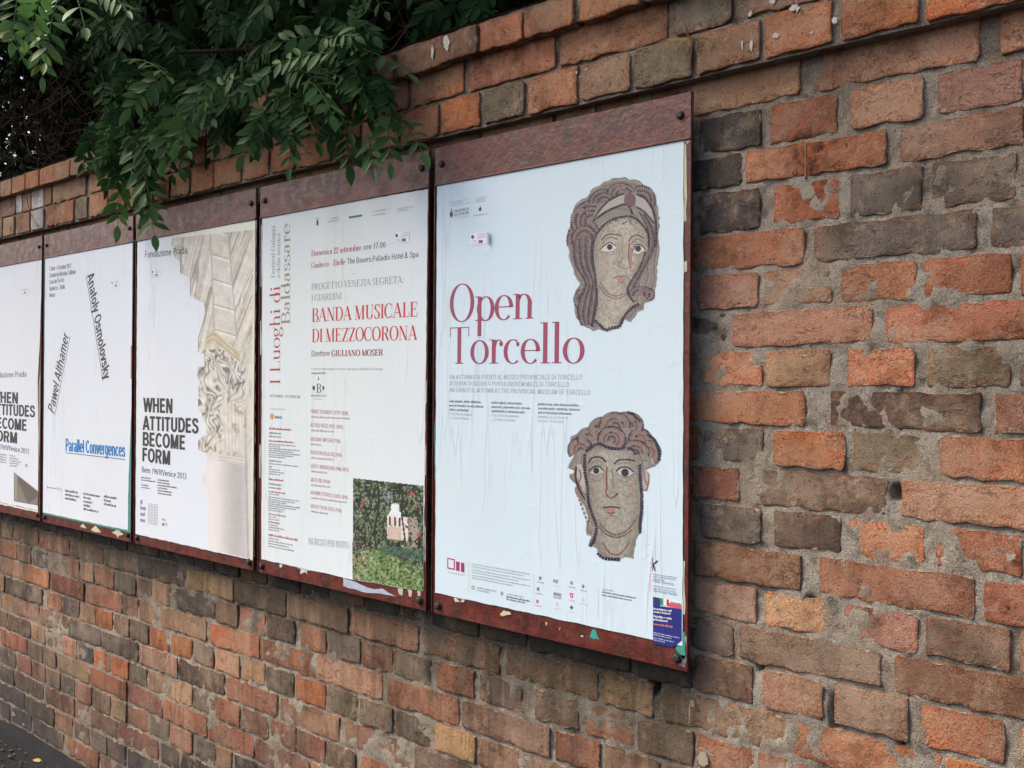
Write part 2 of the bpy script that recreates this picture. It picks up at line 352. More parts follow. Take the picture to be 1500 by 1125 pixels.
ROWS = {
 0: "1012 1172 T|1196 1436 P|1465 1560 T",
 1: "1025 1115 D|1128 1227 r|1245 1354 P|1372 1498 p|1512 1620 B",
 2: "1012 1087 D|1093 1299 O|1318 1500 p|1516 1640 d",
 3: "1025 1113 D|1132 1231 r|1244 1351 d|1364 1489 g|1505 1600 r",
 4: "1012 1179 O|1193 1431 d|1451 1560 d",
 5: "1022 1112 p|1118 1218 B|1231 1343 O|1353 1482 r|1495 1600 r",
 6: "1010 1070 k|1072 1277 P|1297 1530 O|1548 1640 R",
 7: "1008 1026 D|1030 1117 O|1121 1217 T|1240 1341 O|1358 1480 G|1493 1600 d",
 8: "1012 1180 O|1215 1438 b|1456 1600 p",
 9: "1008 1023 R|1030 1118 d|1133 1238 o|1248 1363 G|1378 1503 O|1518 1640 R",
 10: "1012 1082 R|1105 1300 b|1320 1520 P|1535 1640 B",
 11: "1026 1114 d|1133 1231 b|1243 1355 O|1370 1498 r|1512 1620 B",
 12: "1017 1173 B|1200 1428 R|1441 1620 R",
 13: "1015 1108 t|1120 1218 T|1235 1346 p|1355 1480 t|1495 1620 T",
 14: "1012 1074 d|1083 1291 b|1309 1560 B",
 15: "353 391 r|396 439 k|441 484 k|487 532 O|535 585 k|588 630 b|633 701 k|705 771 D|776 923 D|933 1013 k|1017 1102 b|1116 1207 B|1223 1331 t|1349 1471 O|1496 1600 Y",
 16: "0 18 T|20 56 B|58 102 r|105 151 R|153 199 G|202 270 D|273 341 Y|344 419 b|422 510 T|515 613 O|619 732 B|740 876 B|883 957 Y|970 1156 t|1162 1380 O|1384 1560 o",
 17: "0 24 O|26 45 B|48 69 g|71 91 T|93 115 P|118 137 T|139 166 r|168 198 g|201 221 B|223 249 T|252 315 D|317 348 B|351 388 r|391 431 b|439 477 r|480 527 d|529 575 R|577 631 g|640 695 r|701 763 b|783 847 b|856 929 R|933 1015 b|1021 1104 r|1109 1260 p",
 18: "0 34 p|36 72 o|75 123 r|127 178 R|179 201 B|204 235 T|237 302 T|308 380 o|381 461 O|465 560 P|568 672 R|677 806 t|813 878 r|885 966 B|974 1080 b",
 19: "8 62 d|69 91 O|92 116 d|117 140 T|141 165 o|167 189 B|191 217 G|219 247 o|251 281 o|283 313 G|315 351 P|353 388 Y|390 431 g|434 477 o|484 523 G|527 575 G|579 629 g|637 696 Y|700 760 B|764 850 t",
 20: "0 19 B|21 56 p|59 99 B|101 148 d|150 202 g|204 260 p|262 328 b|331 407 R|410 497 T|504 602 B|606 690 b|696 780 B",
 21: "11 44 b|46 66 Y|68 89 G|91 112 P|114 136 D|137 161 o|163 188 o|190 215 G|217 249 T|250 281 T|282 314 G|316 351 r|353 393 B|396 433 R|434 476 R|478 521 b|527 569 O|573 640 R",
 22: "3 39 r|41 62 G|63 82 B|84 130 Y|131 185 o|187 238 R|239 303 r|304 371 r|373 452 R|455 500 O|503 560 p",
 23: "0 23 d|25 45 r|47 66 R|68 88 B|89 109 g|111 134 R|136 162 B|164 185 Y|188 216 O|219 247 G|249 281 R|283 315 d|317 340 T|342 400 k|404 450 B",
 24: "0 20 d|22 63 b|65 108 R|109 131 R|133 172 B|173 231 r|235 283 k|285 330 D|333 380 g",
 25: "0 35 d|37 79 b|81 106 R|108 131 b|133 156 G|158 184 G|187 230 D|233 280 b",
 26: "0 15 d|17 45 d|47 93 g|97 144 o|147 185 B|187 240 D",
}
CORN = {
 'c1': ("4 20 T|24 43 T|45 63 W|67 107 O|112 127 g|131 157 O|158 182 O|186 215 T|219 247 O|250 277 T|280 312 O|313 352 O|357 393 O|397 430 O|435 483 O|487 526 B|530 583 T|587 641 O|645 702 o|708 767 G|773 845 O|849 922 t|928 1012 G|1021 1112 B|1120 1218 o|1232 1345 o|1356 1520 o", .607, .6855, -.001),
 'c2': ("0 22 B|23 32 W|33 45 T|46 63 W|64 75 T|77 125 T|130 166 T|170 210 O|214 235 T|238 279 B|283 300 O|303 339 T|343 395 O|400 450 B|455 510 O|515 597 O|603 679 O|686 813 O|820 977 O|987 1072 g|1093 1240 p|1258 1420 B", .6925, .770, .004),
 'c3': ("0 16 T|17 36 O|37 56 O|58 79 O|79 101 T|124 144 T|147 185 B|189 239 T|243 277 B|280 301 T|303 339 T|343 390 B|395 430 O|436 500 B|505 575 B|582 697 B|703 764 O|767 838 O|848 936 O|945 1040 B", .779, .846, -.024),
}
bricks = []      # (u0,u1,v0,v1,face_y,colour code)
def brick_len(): return random.choice([.105, .108, .112, .20, .215, .22])
def add_row(spec, vb, vt, off, sc, mid=None, wob=0, rnd='BBbRRTPGdgOrDt', lo=UL, hi=UR):
    iv = []
    for s_ in spec.split('|') if spec else []:
        a, b_, c_ = s_.split(); vm = (vb+vt)/2 if mid is None else mid
        def X2U(x):
            l, h = -9., 1.6
            for _ in range(46):
                q = (l+h)/2
                if pix(q, vm)[0] < x: l = q
                else: h = q
            return q*sc
        iv.append((X2U(float(a)), X2U(float(b_)), c_))
    iv.sort()
    out = list(iv); x = lo+random.random()*.1
    edges = iv+[(hi, hi+1, 'x')]
    cur = lo
    for (a, b_, c_) in edges:
        x = cur
        room = a-.010-x
        while room > .055:
            L = brick_len()
            if room-L < .07: L = room if room < .25 else room/2
            out.append((x, x+L, random.choice(rnd))); x += L+.010; room = a-.010-x
        cur = max(cur, b_+.010)
    for (a, b_, c_) in out:
        bricks.append((a, b_, vb*sc, vt*sc, off, c_))
for k in range(len(J)-1):
    vt, vb = J[k]-.0046, J[k+1]+.0046
    rnd = 'RBBbTPGdgrDt' if k < 16 else ('BBbRRTPGgOrt' if k < 22 else 'BbRdDgGBbRkTr')
    if k == 0: rnd = 'TtGB'
    if k == 15: rnd = 'kDDkb'
    add_row(ROWS.get(k, ''), vb, vt, None, SC, rnd=rnd)
for key, (spec, vb, vt, fy) in CORN.items():
    add_row(spec, vb, vt, fy, (CAM_D+fy)/CAM_D, rnd='OOTBtG' if key != 'c3' else 'TOBBt')
BN = {}
def brick_data(u0, u1, v0, v1, fy, code, fine, seed):
    r = random.Random(seed)
    L, H = u1-u0, v1-v0
    base = np.array(PAL[code]); base = base*(1+r.uniform(-.16, .16)); base = base*(1+np.array([r.uniform(-.05, .05) for _ in range(3)]))
    nx = max(1, int(round(L/(.022 if fine else .06)))); nz = 2 if fine else 1
    cr = min(r.choice([.0015, .0025, .003, .006]), H*.15)
    j = .0024 if fine else .0014
    dt = r.uniform(-.0015, .0015); tl = r.uniform(-.012, .012)
    P = []
    for i in range(nx+1):                                   # bottom left to right
        t = i/nx; P.append([u0+(cr if i == 0 else -cr if i == nx else 0)+t*L, v0+r.uniform(-j, j)*1.5])
    P.append([u1, v0+cr+r.uniform(0, .004)])
    if nz > 1: P.append([u1+r.uniform(-j, j), (v0+v1)/2])
    P.append([u1, v1-cr-r.uniform(0, .004)])
    for i in range(nx, -1, -1):
        t = i/nx; P.append([u0+(cr if i == 0 else -cr if i == nx else 0)+t*L, v1+r.uniform(-j, j)])
    P.append([u0, v1-cr-r.uniform(0, .004)])
    if nz > 1: P.append([u0+r.uniform(-j, j), (v0+v1)/2])
    P.append([u0, v0+cr+r.uniform(0, .004)])
    P = np.array(P); c0 = np.array([(u0+u1)/2, (v0+v1)/2])
    P[:, 1] += (P[:, 0]-c0[0])*tl
    n = len(P)
    face = fy if fy is not None else WY+r.uniform(-.0025, .0022)
    def inset(d):
        q = P-c0; s_ = np.array([(L/2-d)/(L/2), (H/2-d)/(H/2)]); return q*s_+c0
    tx, tz = r.uniform(-.010, .010), r.uniform(-.02, .02)
    def ring(Q, y): 
        return [(q[0], y+(q[0]-c0[0])*tx+(q[1]-c0[1])*tz, q[1]+ZC) for q in Q]
    if fine:
        rings = [(P, face+.045, 1), (P, face+.0022, 1.0), (inset(.0014), face+.0005, .9), (inset(.0050), face, .6), (inset(.017), face-.0004, 0.0)]
    else:
        rings = [(P, face+.045, 1), (P, face+.0022, 1.0), (inset(.0022), face, .25)]
    V = []; E_ = []
    for Q, y, e in rings: V += ring(Q, y); E_ += [e]*n
    F = []
    for k in range(len(rings)-1):
        for i in range(n):
            a, b_ = k*n+i, k*n+(i+1) % n; F.append((a, b_, b_+n, a+n))
    F.append(tuple(range((len(rings)-1)*n, len(rings)*n)))
    # tone drifting along the brick
    end = base*np.array([r.uniform(.6, 1.25)]*3)
    if r.random() < .3: end = base*np.array([.45, .45, .5])
    xs = np.array([v[0] for v in V]); t = np.clip((xs-u0)/L, 0, 1)**r.choice([1, 2, 3])
    if r.random() < .5: t = 1-t
    C_ = base[None, :]*(1-t[:, None]*.6)+end[None, :]*(t[:, None]*.6)
    return V, F, C_, E_
def px_size(b):
    (x0, y0), (x1, y1) = pix(b[0], (b[2]+b[3])/2), pix(b[1], (b[2]+b[3])/2)
    xa, ya = pix((b[0]+b[1])/2, b[2]); xb, yb = pix((b[0]+b[1])/2, b[3])
    cx, cy = (x0+x1)/2, (ya+yb)/2
    vis = -60 < cx < 1560 and -40 < cy < 1165
    # mostly behind the boards
    um, vm = (b[0]+b[1])/2, (b[2]+b[3])/2
    if -4.75 < um/SC < -1.04 and -.55 < vm/SC < .57: vis = False
    return (x1-x0)*abs(yb-ya)*(1 if vis else .0001)
order = sorted(range(len(bricks)), key=lambda i: -px_size(bricks[i]))
big, rest = order[:298], order[298:]
for n_, i in enumerate(big):
    b_ = bricks[i]; V, F, C_, E_ = brick_data(*b_, px_size(b_) > 700, i)
    o = link('brick', mesh_from('brick', V, F, C_, False, {'edge': E_}), wall, [M['brick']])
VV, FF, CC, EE = [], [], [], []
for i in rest:
    V, F, C_, E_ = brick_data(*bricks[i], False, i)
    n0 = len(VV); VV += V; FF += [tuple(q+n0 for q in f) for f in F]; CC.append(C_); EE += E_
o = link('brickwork', mesh_from('brickwork', VV, FF, np.concatenate(CC), False, {'edge': EE}), wall, [M['brick']])
o['kind'] = 'stuff'
# mortar bed: one uneven sheet a few millimetres behind the faces
def sheet(us, vs_, yf):
    U, V_ = np.meshgrid(us, vs_); Yv = yf(U, V_)
    P = np.stack([U.ravel(), Yv.ravel(), V_.ravel()+ZC], 1); w = len(us); h = len(vs_)
    idx = np.arange(w*h).reshape(h, w)
    F = np.stack([idx[:-1, :-1].ravel(), idx[:-1, 1:].ravel(), idx[1:, 1:].ravel(), idx[1:, :-1].ravel()], 1)
    return P, F
us = np.concatenate([np.arange(UL, -3.0, .02), np.arange(-3.0, -1.1, .010), np.arange(-1.1, -.30, .006), np.arange(-.30, UR+.02, .02)])
vs_ = np.concatenate([np.arange(-1.50, -1.0, .016), np.arange(-1.0, .60*SC, .008), [.62*SC]])
HOLES = [(1315, 722, .011, .013), (1186, 879, .007, .006), (1112, 976, .006, .01), (958, 1003, .012, .02), (1308, 1040, .012, .010), (1222, 1048, .008, .03), (1320, 1076, .005, .03), (1318, 600, .005, .03), (560, 845, .006, .01), (395, 905, .006, .01), (165, 950, .008, .012)]
HP = [(*at(hx, hy, -WY), a_, b_) for hx, hy, a_, b_ in HOLES]
def ym(U, V_):
    y = WY+.0027+.0048*(fbm(U*42, V_*42, 3, 2)-.5)*2+.0034*(fbm(U*8, V_*8, 2, 5)-.5)*2
    y = np.clip(y, WY-.0012, WY+.011)
    for (hu, hv, a_, b_) in HP:
        y = y+.035*np.exp(-(((U-hu)/a_)**2+((V_-hv)/b_)**2)**2)
    return y
P_, F_ = sheet(us, vs_, ym)
link('mortar', mesh_from('mortar', P_, F_.tolist(), None, True), wall, [M['mortar']])
b = [[], []]
box(b, UL, UR+.02, WY+.065, WY+.30, 0, .86+ZC)                      # wall body behind the facing
us2 = np.concatenate([np.arange(UL, -3.0, .02), np.arange(-3.0, UR+.02, .012)])
for (va, vb_, y0, sd) in ((.602, .6895, .006, 3), (.6895, .776, .011, 4), (.776, .842, -.012, 6)):
    n0 = len(b[0]); vv = np.linspace(va, vb_, 9)
    P_, F_ = sheet(us2, vv, lambda U, V_: y0+.006*(fbm(U*30, V_*30, 3, sd)-.5)*2)
    n0 = len(b[0]); b[0] += P_.tolist(); b[1] += (F_+n0).tolist()
    w = len(us2)
    # close top and bottom back to the body
    for row in (0, 8):
        base = n0+row*w; n1 = len(b[0]); b[0] += [(u, WY+.07, vv[row]+ZC) for u in us2]
        b[1] += [(base+i, base+i+1, n1+i+1, n1+i) for i in range(w-1)]
# rough lime bedding along the top
n0 = len(b[0]); uu = us2; yy = np.linspace(-.018, .33, 12)
U, Y_ = np.meshgrid(uu, yy); Zv = ZC+.838+.016*fbm(U*14, Y_*14, 3, 8)+.012*np.sin(np.clip((Y_+.018)/.35, 0, 1)*math.pi)
P_ = np.stack([U.ravel(), Y_.ravel(), Zv.ravel()], 1); w = len(uu); idx = np.arange(w*12).reshape(12, w)
F_ = np.stack([idx[:-1, :-1].ravel(), idx[:-1, 1:].ravel(), idx[1:, 1:].ravel(), idx[1:, :-1].ravel()], 1)+n0
b[0] += P_.tolist(); b[1] += F_.tolist()
link('mortar_bedding', mesh_from('mortar_bedding', b[0], b[1], None, False), wall, [M['mortar']])
# lichen and lime splashes on the coping and wall
def blob(cx, cy, rx, ry, y, n=16, seed=0):
    r = random.Random(seed); V = [(cx, y, cy+ZC)]
    ph = [r.uniform(.45, 1.15) for _ in range(n)]
    for i in range(n):
        a = 2*math.pi*i/n; V.append((cx+rx*ph[i]*math.cos(a), y, cy+ry*ph[i]*math.sin(a)+ZC))
    return V, [(0, 1+i, 1+(i+1) % n) for i in range(n)]
b = [[], [], []]
for (x, y, rx, ry, off) in [(1166, 12, .011, .009, -.001), (1134, 2, .010, .008, .004), (1138, 54, .009, .007, -.001), (1112, 28, .006, .006, .0), (1115, 70, .004, .016, -.0005),
        (1224, 30, .007, .008, -.001), (1226, 5, .010, .006, .0), (1101, 72, .003, .012, 0), (1190, 48, .004, .003, -.001), (655, 62, .012, .024, -.025), (634, 78, .006, .018, -.025), (575, 158, .010, .018, -.002), (860, 112, .004, .004, 0), (873, 108, .004, .004, 0), (865, 118, .003, .003, 0),
        (1014, 1030, .008, .010, 0), (1012, 1052, .0025, .03, 0), (1482, 818, .008, .010, 0), (1030, 1110, .02, .02, 0)]:
    u, v = at(x, y, -off if abs(off) > .0009 and y < 160 else -WY)
    yy_ = (off-.0022) if y < 160 else WY-.0042
    for q in range(3):
        V, F = blob(u+random.uniform(-.4, .4)*rx, v+random.uniform(-.4, .4)*ry, rx*random.uniform(.4, .9), ry*random.uniform(.4, .9), yy_-q*.0003, 14, int(x*7+q))
        n0 = len(b[0]); b[0] += V; b[1] += [tuple(i+n0 for i in f) for f in F]
        c_ = (.52, .50, .45) if y < 200 else (.22, .18, .10) if 1008 <= x <= 1018 else (.33, .285, .225)
        b[2] += [c_]*len(V)
o = link('lime_splash', mesh_from('lime_splash', b[0], b[1], b[2]), wall, [m_attr('lime_and_lichen', .95, .1, 300, .7)])
o['kind'] = 'stuff'
# two corroded wall plugs and the thin rib of cement between them
b = [[], [], []]
for (x, y) in ((1196.5, 219.5), (1165.5, 253.5)):
    u, v = at(x, y, -WY)
    n0 = len(b[0]); n = 10
    for k, (r_, yy_) in enumerate(((.0065, WY+.001), (.0058, WY-.0022), (.0035, WY-.0026), (.003, WY+.001))):
        b[0] += [(u+r_*math.cos(2*math.pi*i/n), yy_, v+ZC+r_*math.sin(2*math.pi*i/n)) for i in range(n)]
    for k in range(3):
        b[1] += [(n0+k*n+i, n0+k*n+(i+1) % n, n0+(k+1)*n+(i+1) % n, n0+(k+1)*n+i) for i in range(n)]
    b[1].append(tuple(n0+3*n+i for i in range(n)))
b[2] = [(.028, .012, .009)]*len(b[0])
link('rusted_plug', mesh_from('rusted_plug', b[0], b[1], b[2]), wall, [M['iron']])
b = [[], [], []]
(u0, v0), (u1, v1) = at(1181, 212, -WY), at(1180, 262, -WY)
box(b, u0-.002, u0+.002, WY-.0034, WY+.004, v1+ZC, v0+ZC, (.25, .13, .07), .0015)
link('cement_rib', mesh_from('cement_rib', *b), wall, [M['iron']])
# debris fillet along the foot of the wall
us3 = np.arange(UL, UR, .03); b = [[], []]
prof = [(0.021, .028), (0.010, .016), (-.02, .008), (-.06, .003), (-.10, .0005)]
for i, u in enumerate(us3):
    for (y, z) in prof:
        k_ = .5+fbm(u*7, y*30, 3, 7)
        b[0].append((u, y+.02*(fbm(u*9, 3.3, 2, 1)-.5), max(.0006, z*k_)))
n = len(prof)
for i in range(len(us3)-1):
    for k in range(n-1): b[1].append((i*n+k, i*n+k+1, (i+1)*n+k+1, (i+1)*n+k))
tag(link('gravel', mesh_from('gravel', b[0], b[1], None, True), None, [M['asphalt']]), kind='stuff')
# ------------------------------------------------------------------ lettering
# a contrasted serif alphabet drawn as pen strokes (cap height 1, x-height .63)
def _A(cx, cy, rx, ry, a0, a1): return ('a', cx, cy, rx, ry, a0, a1)
def _L(*p): return ('l',)+p
def _S(x0, x1, y): return ('s', x0, x1, y)
T_, t_ = 1, 0
def _stem(x, y0, y1, s0=1, s1=1, w=.15):
    r = [_L(x, y0, x, y1, T_)]
    if s0: r.append(_S(x-w, x+w, y0))
    if s1 == 1: r.append(_S(x-w, x+w, y1))
    if s1 == 2: r.append(_S(x-w, x, y1))
    return r
XH = .63
GL = {
 'A': (.92, [_L(.09, 0, .44, 1, t_), _L(.44, 1, .78, 0, T_), _L(.2, .34, .64, .34, t_), _S(-.02, .22, 0), _S(.62, .94, 0)]),
 'B': (.80, _stem(.2, 0, 1)+[_A(.42, .76, .24, .24, -90, 90), _A(.44, .26, .28, .26, -90, 90), _L(.2, .52, .44, .52, t_), _S(.2, .44, 1), _S(.2, .44, 0)]),
 'C': (.86, [_A(.46, .5, .38, .5, 52, 308), _L(.76, .66, .76, .98, t_), _L(.76, .04, .76, .3, t_)]),
 'D': (.92, _stem(.2, 0, 1)+[_A(.4, .5, .42, .5, -90, 90), _S(.2, .42, 1), _S(.2, .42, 0)]),
 'E': (.78, _stem(.2, 0, 1)+[_S(.2, .68, 1), _S(.2, .52, .52), _S(.2, .7, 0), _L(.68, 1, .68, .76, t_), _L(.7, 0, .7, .26, t_), _L(.52, .42, .52, .62, t_)]),
 'F': (.72, _stem(.2, 0, 1)+[_S(.2, .66, 1), _S(.2, .5, .52), _L(.66, 1, .66, .76, t_), _L(.5, .42, .5, .62, t_)]),
 'G': (.94, [_A(.46, .5, .38, .5, 52, 300), _L(.74, .06, .74, .42, T_), _S(.58, .88, .42), _L(.76, .66, .76, .98, t_)]),
 'H': (.96, _stem(.2, 0, 1)+_stem(.76, 0, 1)+[_S(.2, .76, .52)]),
 'I': (.40, _stem(.2, 0, 1)),
 'J': (.5, [_L(.3, 1, .3, .1, T_), _S(.15, .45, 1), _A(.16, .05, .14, .18, 180, 360)]),
 'K': (.88, _stem(.2, 0, 1)+[_L(.24, .42, .7, 1, t_), _L(.4, .58, .74, 0, T_), _S(.6, .88, 0), _S(.56, .84, 1)]),
 'L': (.72, _stem(.2, 0, 1)+[_S(.2, .66, 0), _L(.66, 0, .66, .3, t_)]),
 'M': (1.10, [_L(.16, 0, .16, 1, t_), _L(.18, 1, .52, 0, T_), _L(.52, 0, .86, 1, t_), _L(.9, 0, .9, 1, T_), _S(.04, .28, 0), _S(.76, 1.04, 0), _S(.04, .2, 1), _S(.86, 1.04, 1)]),
 'N': (.94, [_L(.16, 0, .16, 1, t_), _L(.18, 1, .76, 0, T_), _L(.78, 0, .78, 1, t_), _S(.04, .28, 0), _S(.04, .2, 1), _S(.66, .9, 1)]),
 'O': (.94, [_A(.47, .5, .38, .5, 0, 360)]),
 'P': (.74, _stem(.2, 0, 1)+[_A(.42, .73, .26, .27, -90, 90), _S(.2, .44, 1), _S(.2, .44, .46)]),
 'R': (.88, _stem(.2, 0, 1)+[_A(.42, .75, .25, .25, -90, 90), _S(.2, .44, 1), _S(.2, .46, .5), _L(.48, .5, .76, 0, T_), _S(.72, .9, 0)]),
 'S': (.66, [('b', [(.56, .86), (.44, .98), (.24, .96), (.14, .78), (.24, .6), (.44, .46), (.54, .28), (.46, .06), (.26, .0), (.1, .14)]), _L(.57, .72, .57, .98, t_), _L(.09, .02, .09, .28, t_)]),
 'T': (.80, [_L(.4, 0, .4, 1, T_), _S(.25, .55, 0), _S(.06, .74, 1), _L(.06, 1, .06, .74, t_), _L(.74, 1, .74, .74, t_)]),
 'U': (.92, [_L(.22, 1, .22, .3, T_), _A(.48, .3, .26, .3, 180, 360), _L(.74, .3, .74, 1, t_), _S(.07, .37, 1), _S(.62, .86, 1)]),
 'V': (.88, [_L(.12, 1, .46, 0, T_), _L(.46, 0, .78, 1, t_), _S(-.02, .26, 1), _S(.66, .9, 1)]),
 'Z': (.76, [_S(.1, .66, 1), _L(.66, 1, .12, 0, T_), _S(.1, .68, 0), _L(.1, 1, .1, .76, t_), _L(.68, 0, .68, .26, t_)]),
 'a': (.60, [_L(.42, .06, .42, .46, T_), _A(.27, .46, .15, .16, 0, 165), _A(.24, .17, .16, .17, 60, 300), _L(.28, .34, .42, .38, t_), _L(.42, .05, .56, .03, t_), ('d', .14, .46, .055)]),
 'b': (.68, _stem(.16, 0, 1.04, 0, 2)+[_A(.36, .31, .24, .31, 0, 360)]),
 'c': (.58, [_A(.32, .31, .25, .31, 55, 310), ('d', .48, .5, .06)]),
 'd': (.68, [_A(.31, .31, .24, .31, 0, 360), _L(.5, 0, .5, 1.04, T_), _S(.38, .5, 1.04), _S(.5, .64, 0)]),
 'e': (.60, [_A(.31, .31, .25, .31, 0, 318), _L(.08, .33, .55, .33, t_)]),
 'f': (.40, _stem(.18, 0, .82, 1, 0)+[_A(.32, .82, .14, .2, 60, 180), ('d', .38, .93, .06), _S(.04, .34, XH)]),
 'g': (.62, [_A(.28, .42, .19, .2, 0, 360), _A(.3, -.13, .24, .17, 0, 360), ('b', [(.18, .24), (.12, .16), (.2, .08), (.4, .04)]), _L(.42, .56, .56, .62, t_), ('d', .56, .6, .05)]),
 'h': (.74, _stem(.17, 0, 1.04, 1, 2)+[_A(.37, .36, .2, .26, 0, 150), _L(.56, 0, .56, .4, T_), _S(.43, .69, 0)]),
 'i': (.36, _stem(.18, 0, XH, 1, 2)+[('d', .17, .88, .085)]),
 'k': (.70, _stem(.17, 0, 1.04, 1, 2)+[_L(.2, .26, .54, .62, t_), _L(.32, .38, .58, 0, T_), _S(.46, .7, 0), _S(.42, .64, XH)]),
 'l': (.36, _stem(.18, 0, 1.04, 1, 2)),
 'm': (1.08, _stem(.17, 0, XH, 1, 2)+[_A(.36, .37, .19, .25, 0, 150), _L(.54, 0, .54, .4, T_), _A(.73, .37, .19, .25, 0, 150), _L(.91, 0, .91, .4, T_), _S(.43, .65, 0), _S(.8, 1.03, 0)]),
 'n': (.74, _stem(.17, 0, XH, 1, 2)+[_A(.37, .36, .2, .26, 0, 150), _L(.56, 0, .56, .4, T_), _S(.43, .69, 0)]),
 'o': (.66, [_A(.33, .31, .26, .31, 0, 360)]),
 'p': (.70, _stem(.17, -.4, XH, 1, 2)+[_A(.38, .31, .24, .31, 0, 360)]),
 'r': (.50, _stem(.17, 0, XH, 1, 2)+[_A(.34, .4, .16, .22, 60, 160), ('d', .42, .52, .07)]),
 's': (.50, [('b', [(.42, .52), (.32, .62), (.18, .6), (.1, .48), (.18, .36), (.34, .28), (.42, .16), (.32, .01), (.18, .0), (.07, .12)])]),
 't': (.42, [_L(.18, .1, .18, .84, T_), _S(.04, .34, XH), _A(.28, .1, .1, .1, 180, 320)]),
 'u': (.74, [_L(.17, XH, .17, .2, T_), _A(.36, .22, .19, .22, 180, 340), _L(.56, 0, .56, XH, T_), _S(.05, .17, XH), _S(.44, .56, XH), _S(.56, .7, 0)]),
 'v': (.66, [_L(.1, XH, .34, 0, T_), _L(.34, 0, .56, XH, t_), _S(-.02, .2, XH), _S(.46, .66, XH)]),
 'z': (.56, [_S(.08, .46, XH), _L(.46, XH, .1, 0, T_), _S(.08, .48, 0)]),
 '0': (.64, [_A(.32, .5, .22, .5, 0, 360)]), '1': (.44, _stem(.24, 0, 1, 1, 2)),
 '2': (.62, [('b', [(.1, .74), (.18, .96), (.4, .98), (.5, .76), (.38, .48), (.12, .04)]), _L(.1, .03, .54, .03, T_), ('d', .13, .74, .06)]),
 '7': (.58, [_S(.08, .52, 1), _L(.52, 1, .24, 0, T_), _L(.08, 1, .08, .8, t_)]),
 '.': (.28, [('d', .14, .06, .08)]), ':': (.28, [('d', .14, .08, .08), ('d', .14, .52, .08)]), '-': (.4, [_L(.06, .3, .34, .3, t_)]),
 ' ': (.32, []), '&': (.8, [_A(.32, .76, .16, .2, 0, 360), _A(.32, .28, .24, .28, 60, 360), _L(.26, .62, .74, 0, T_)]),
}

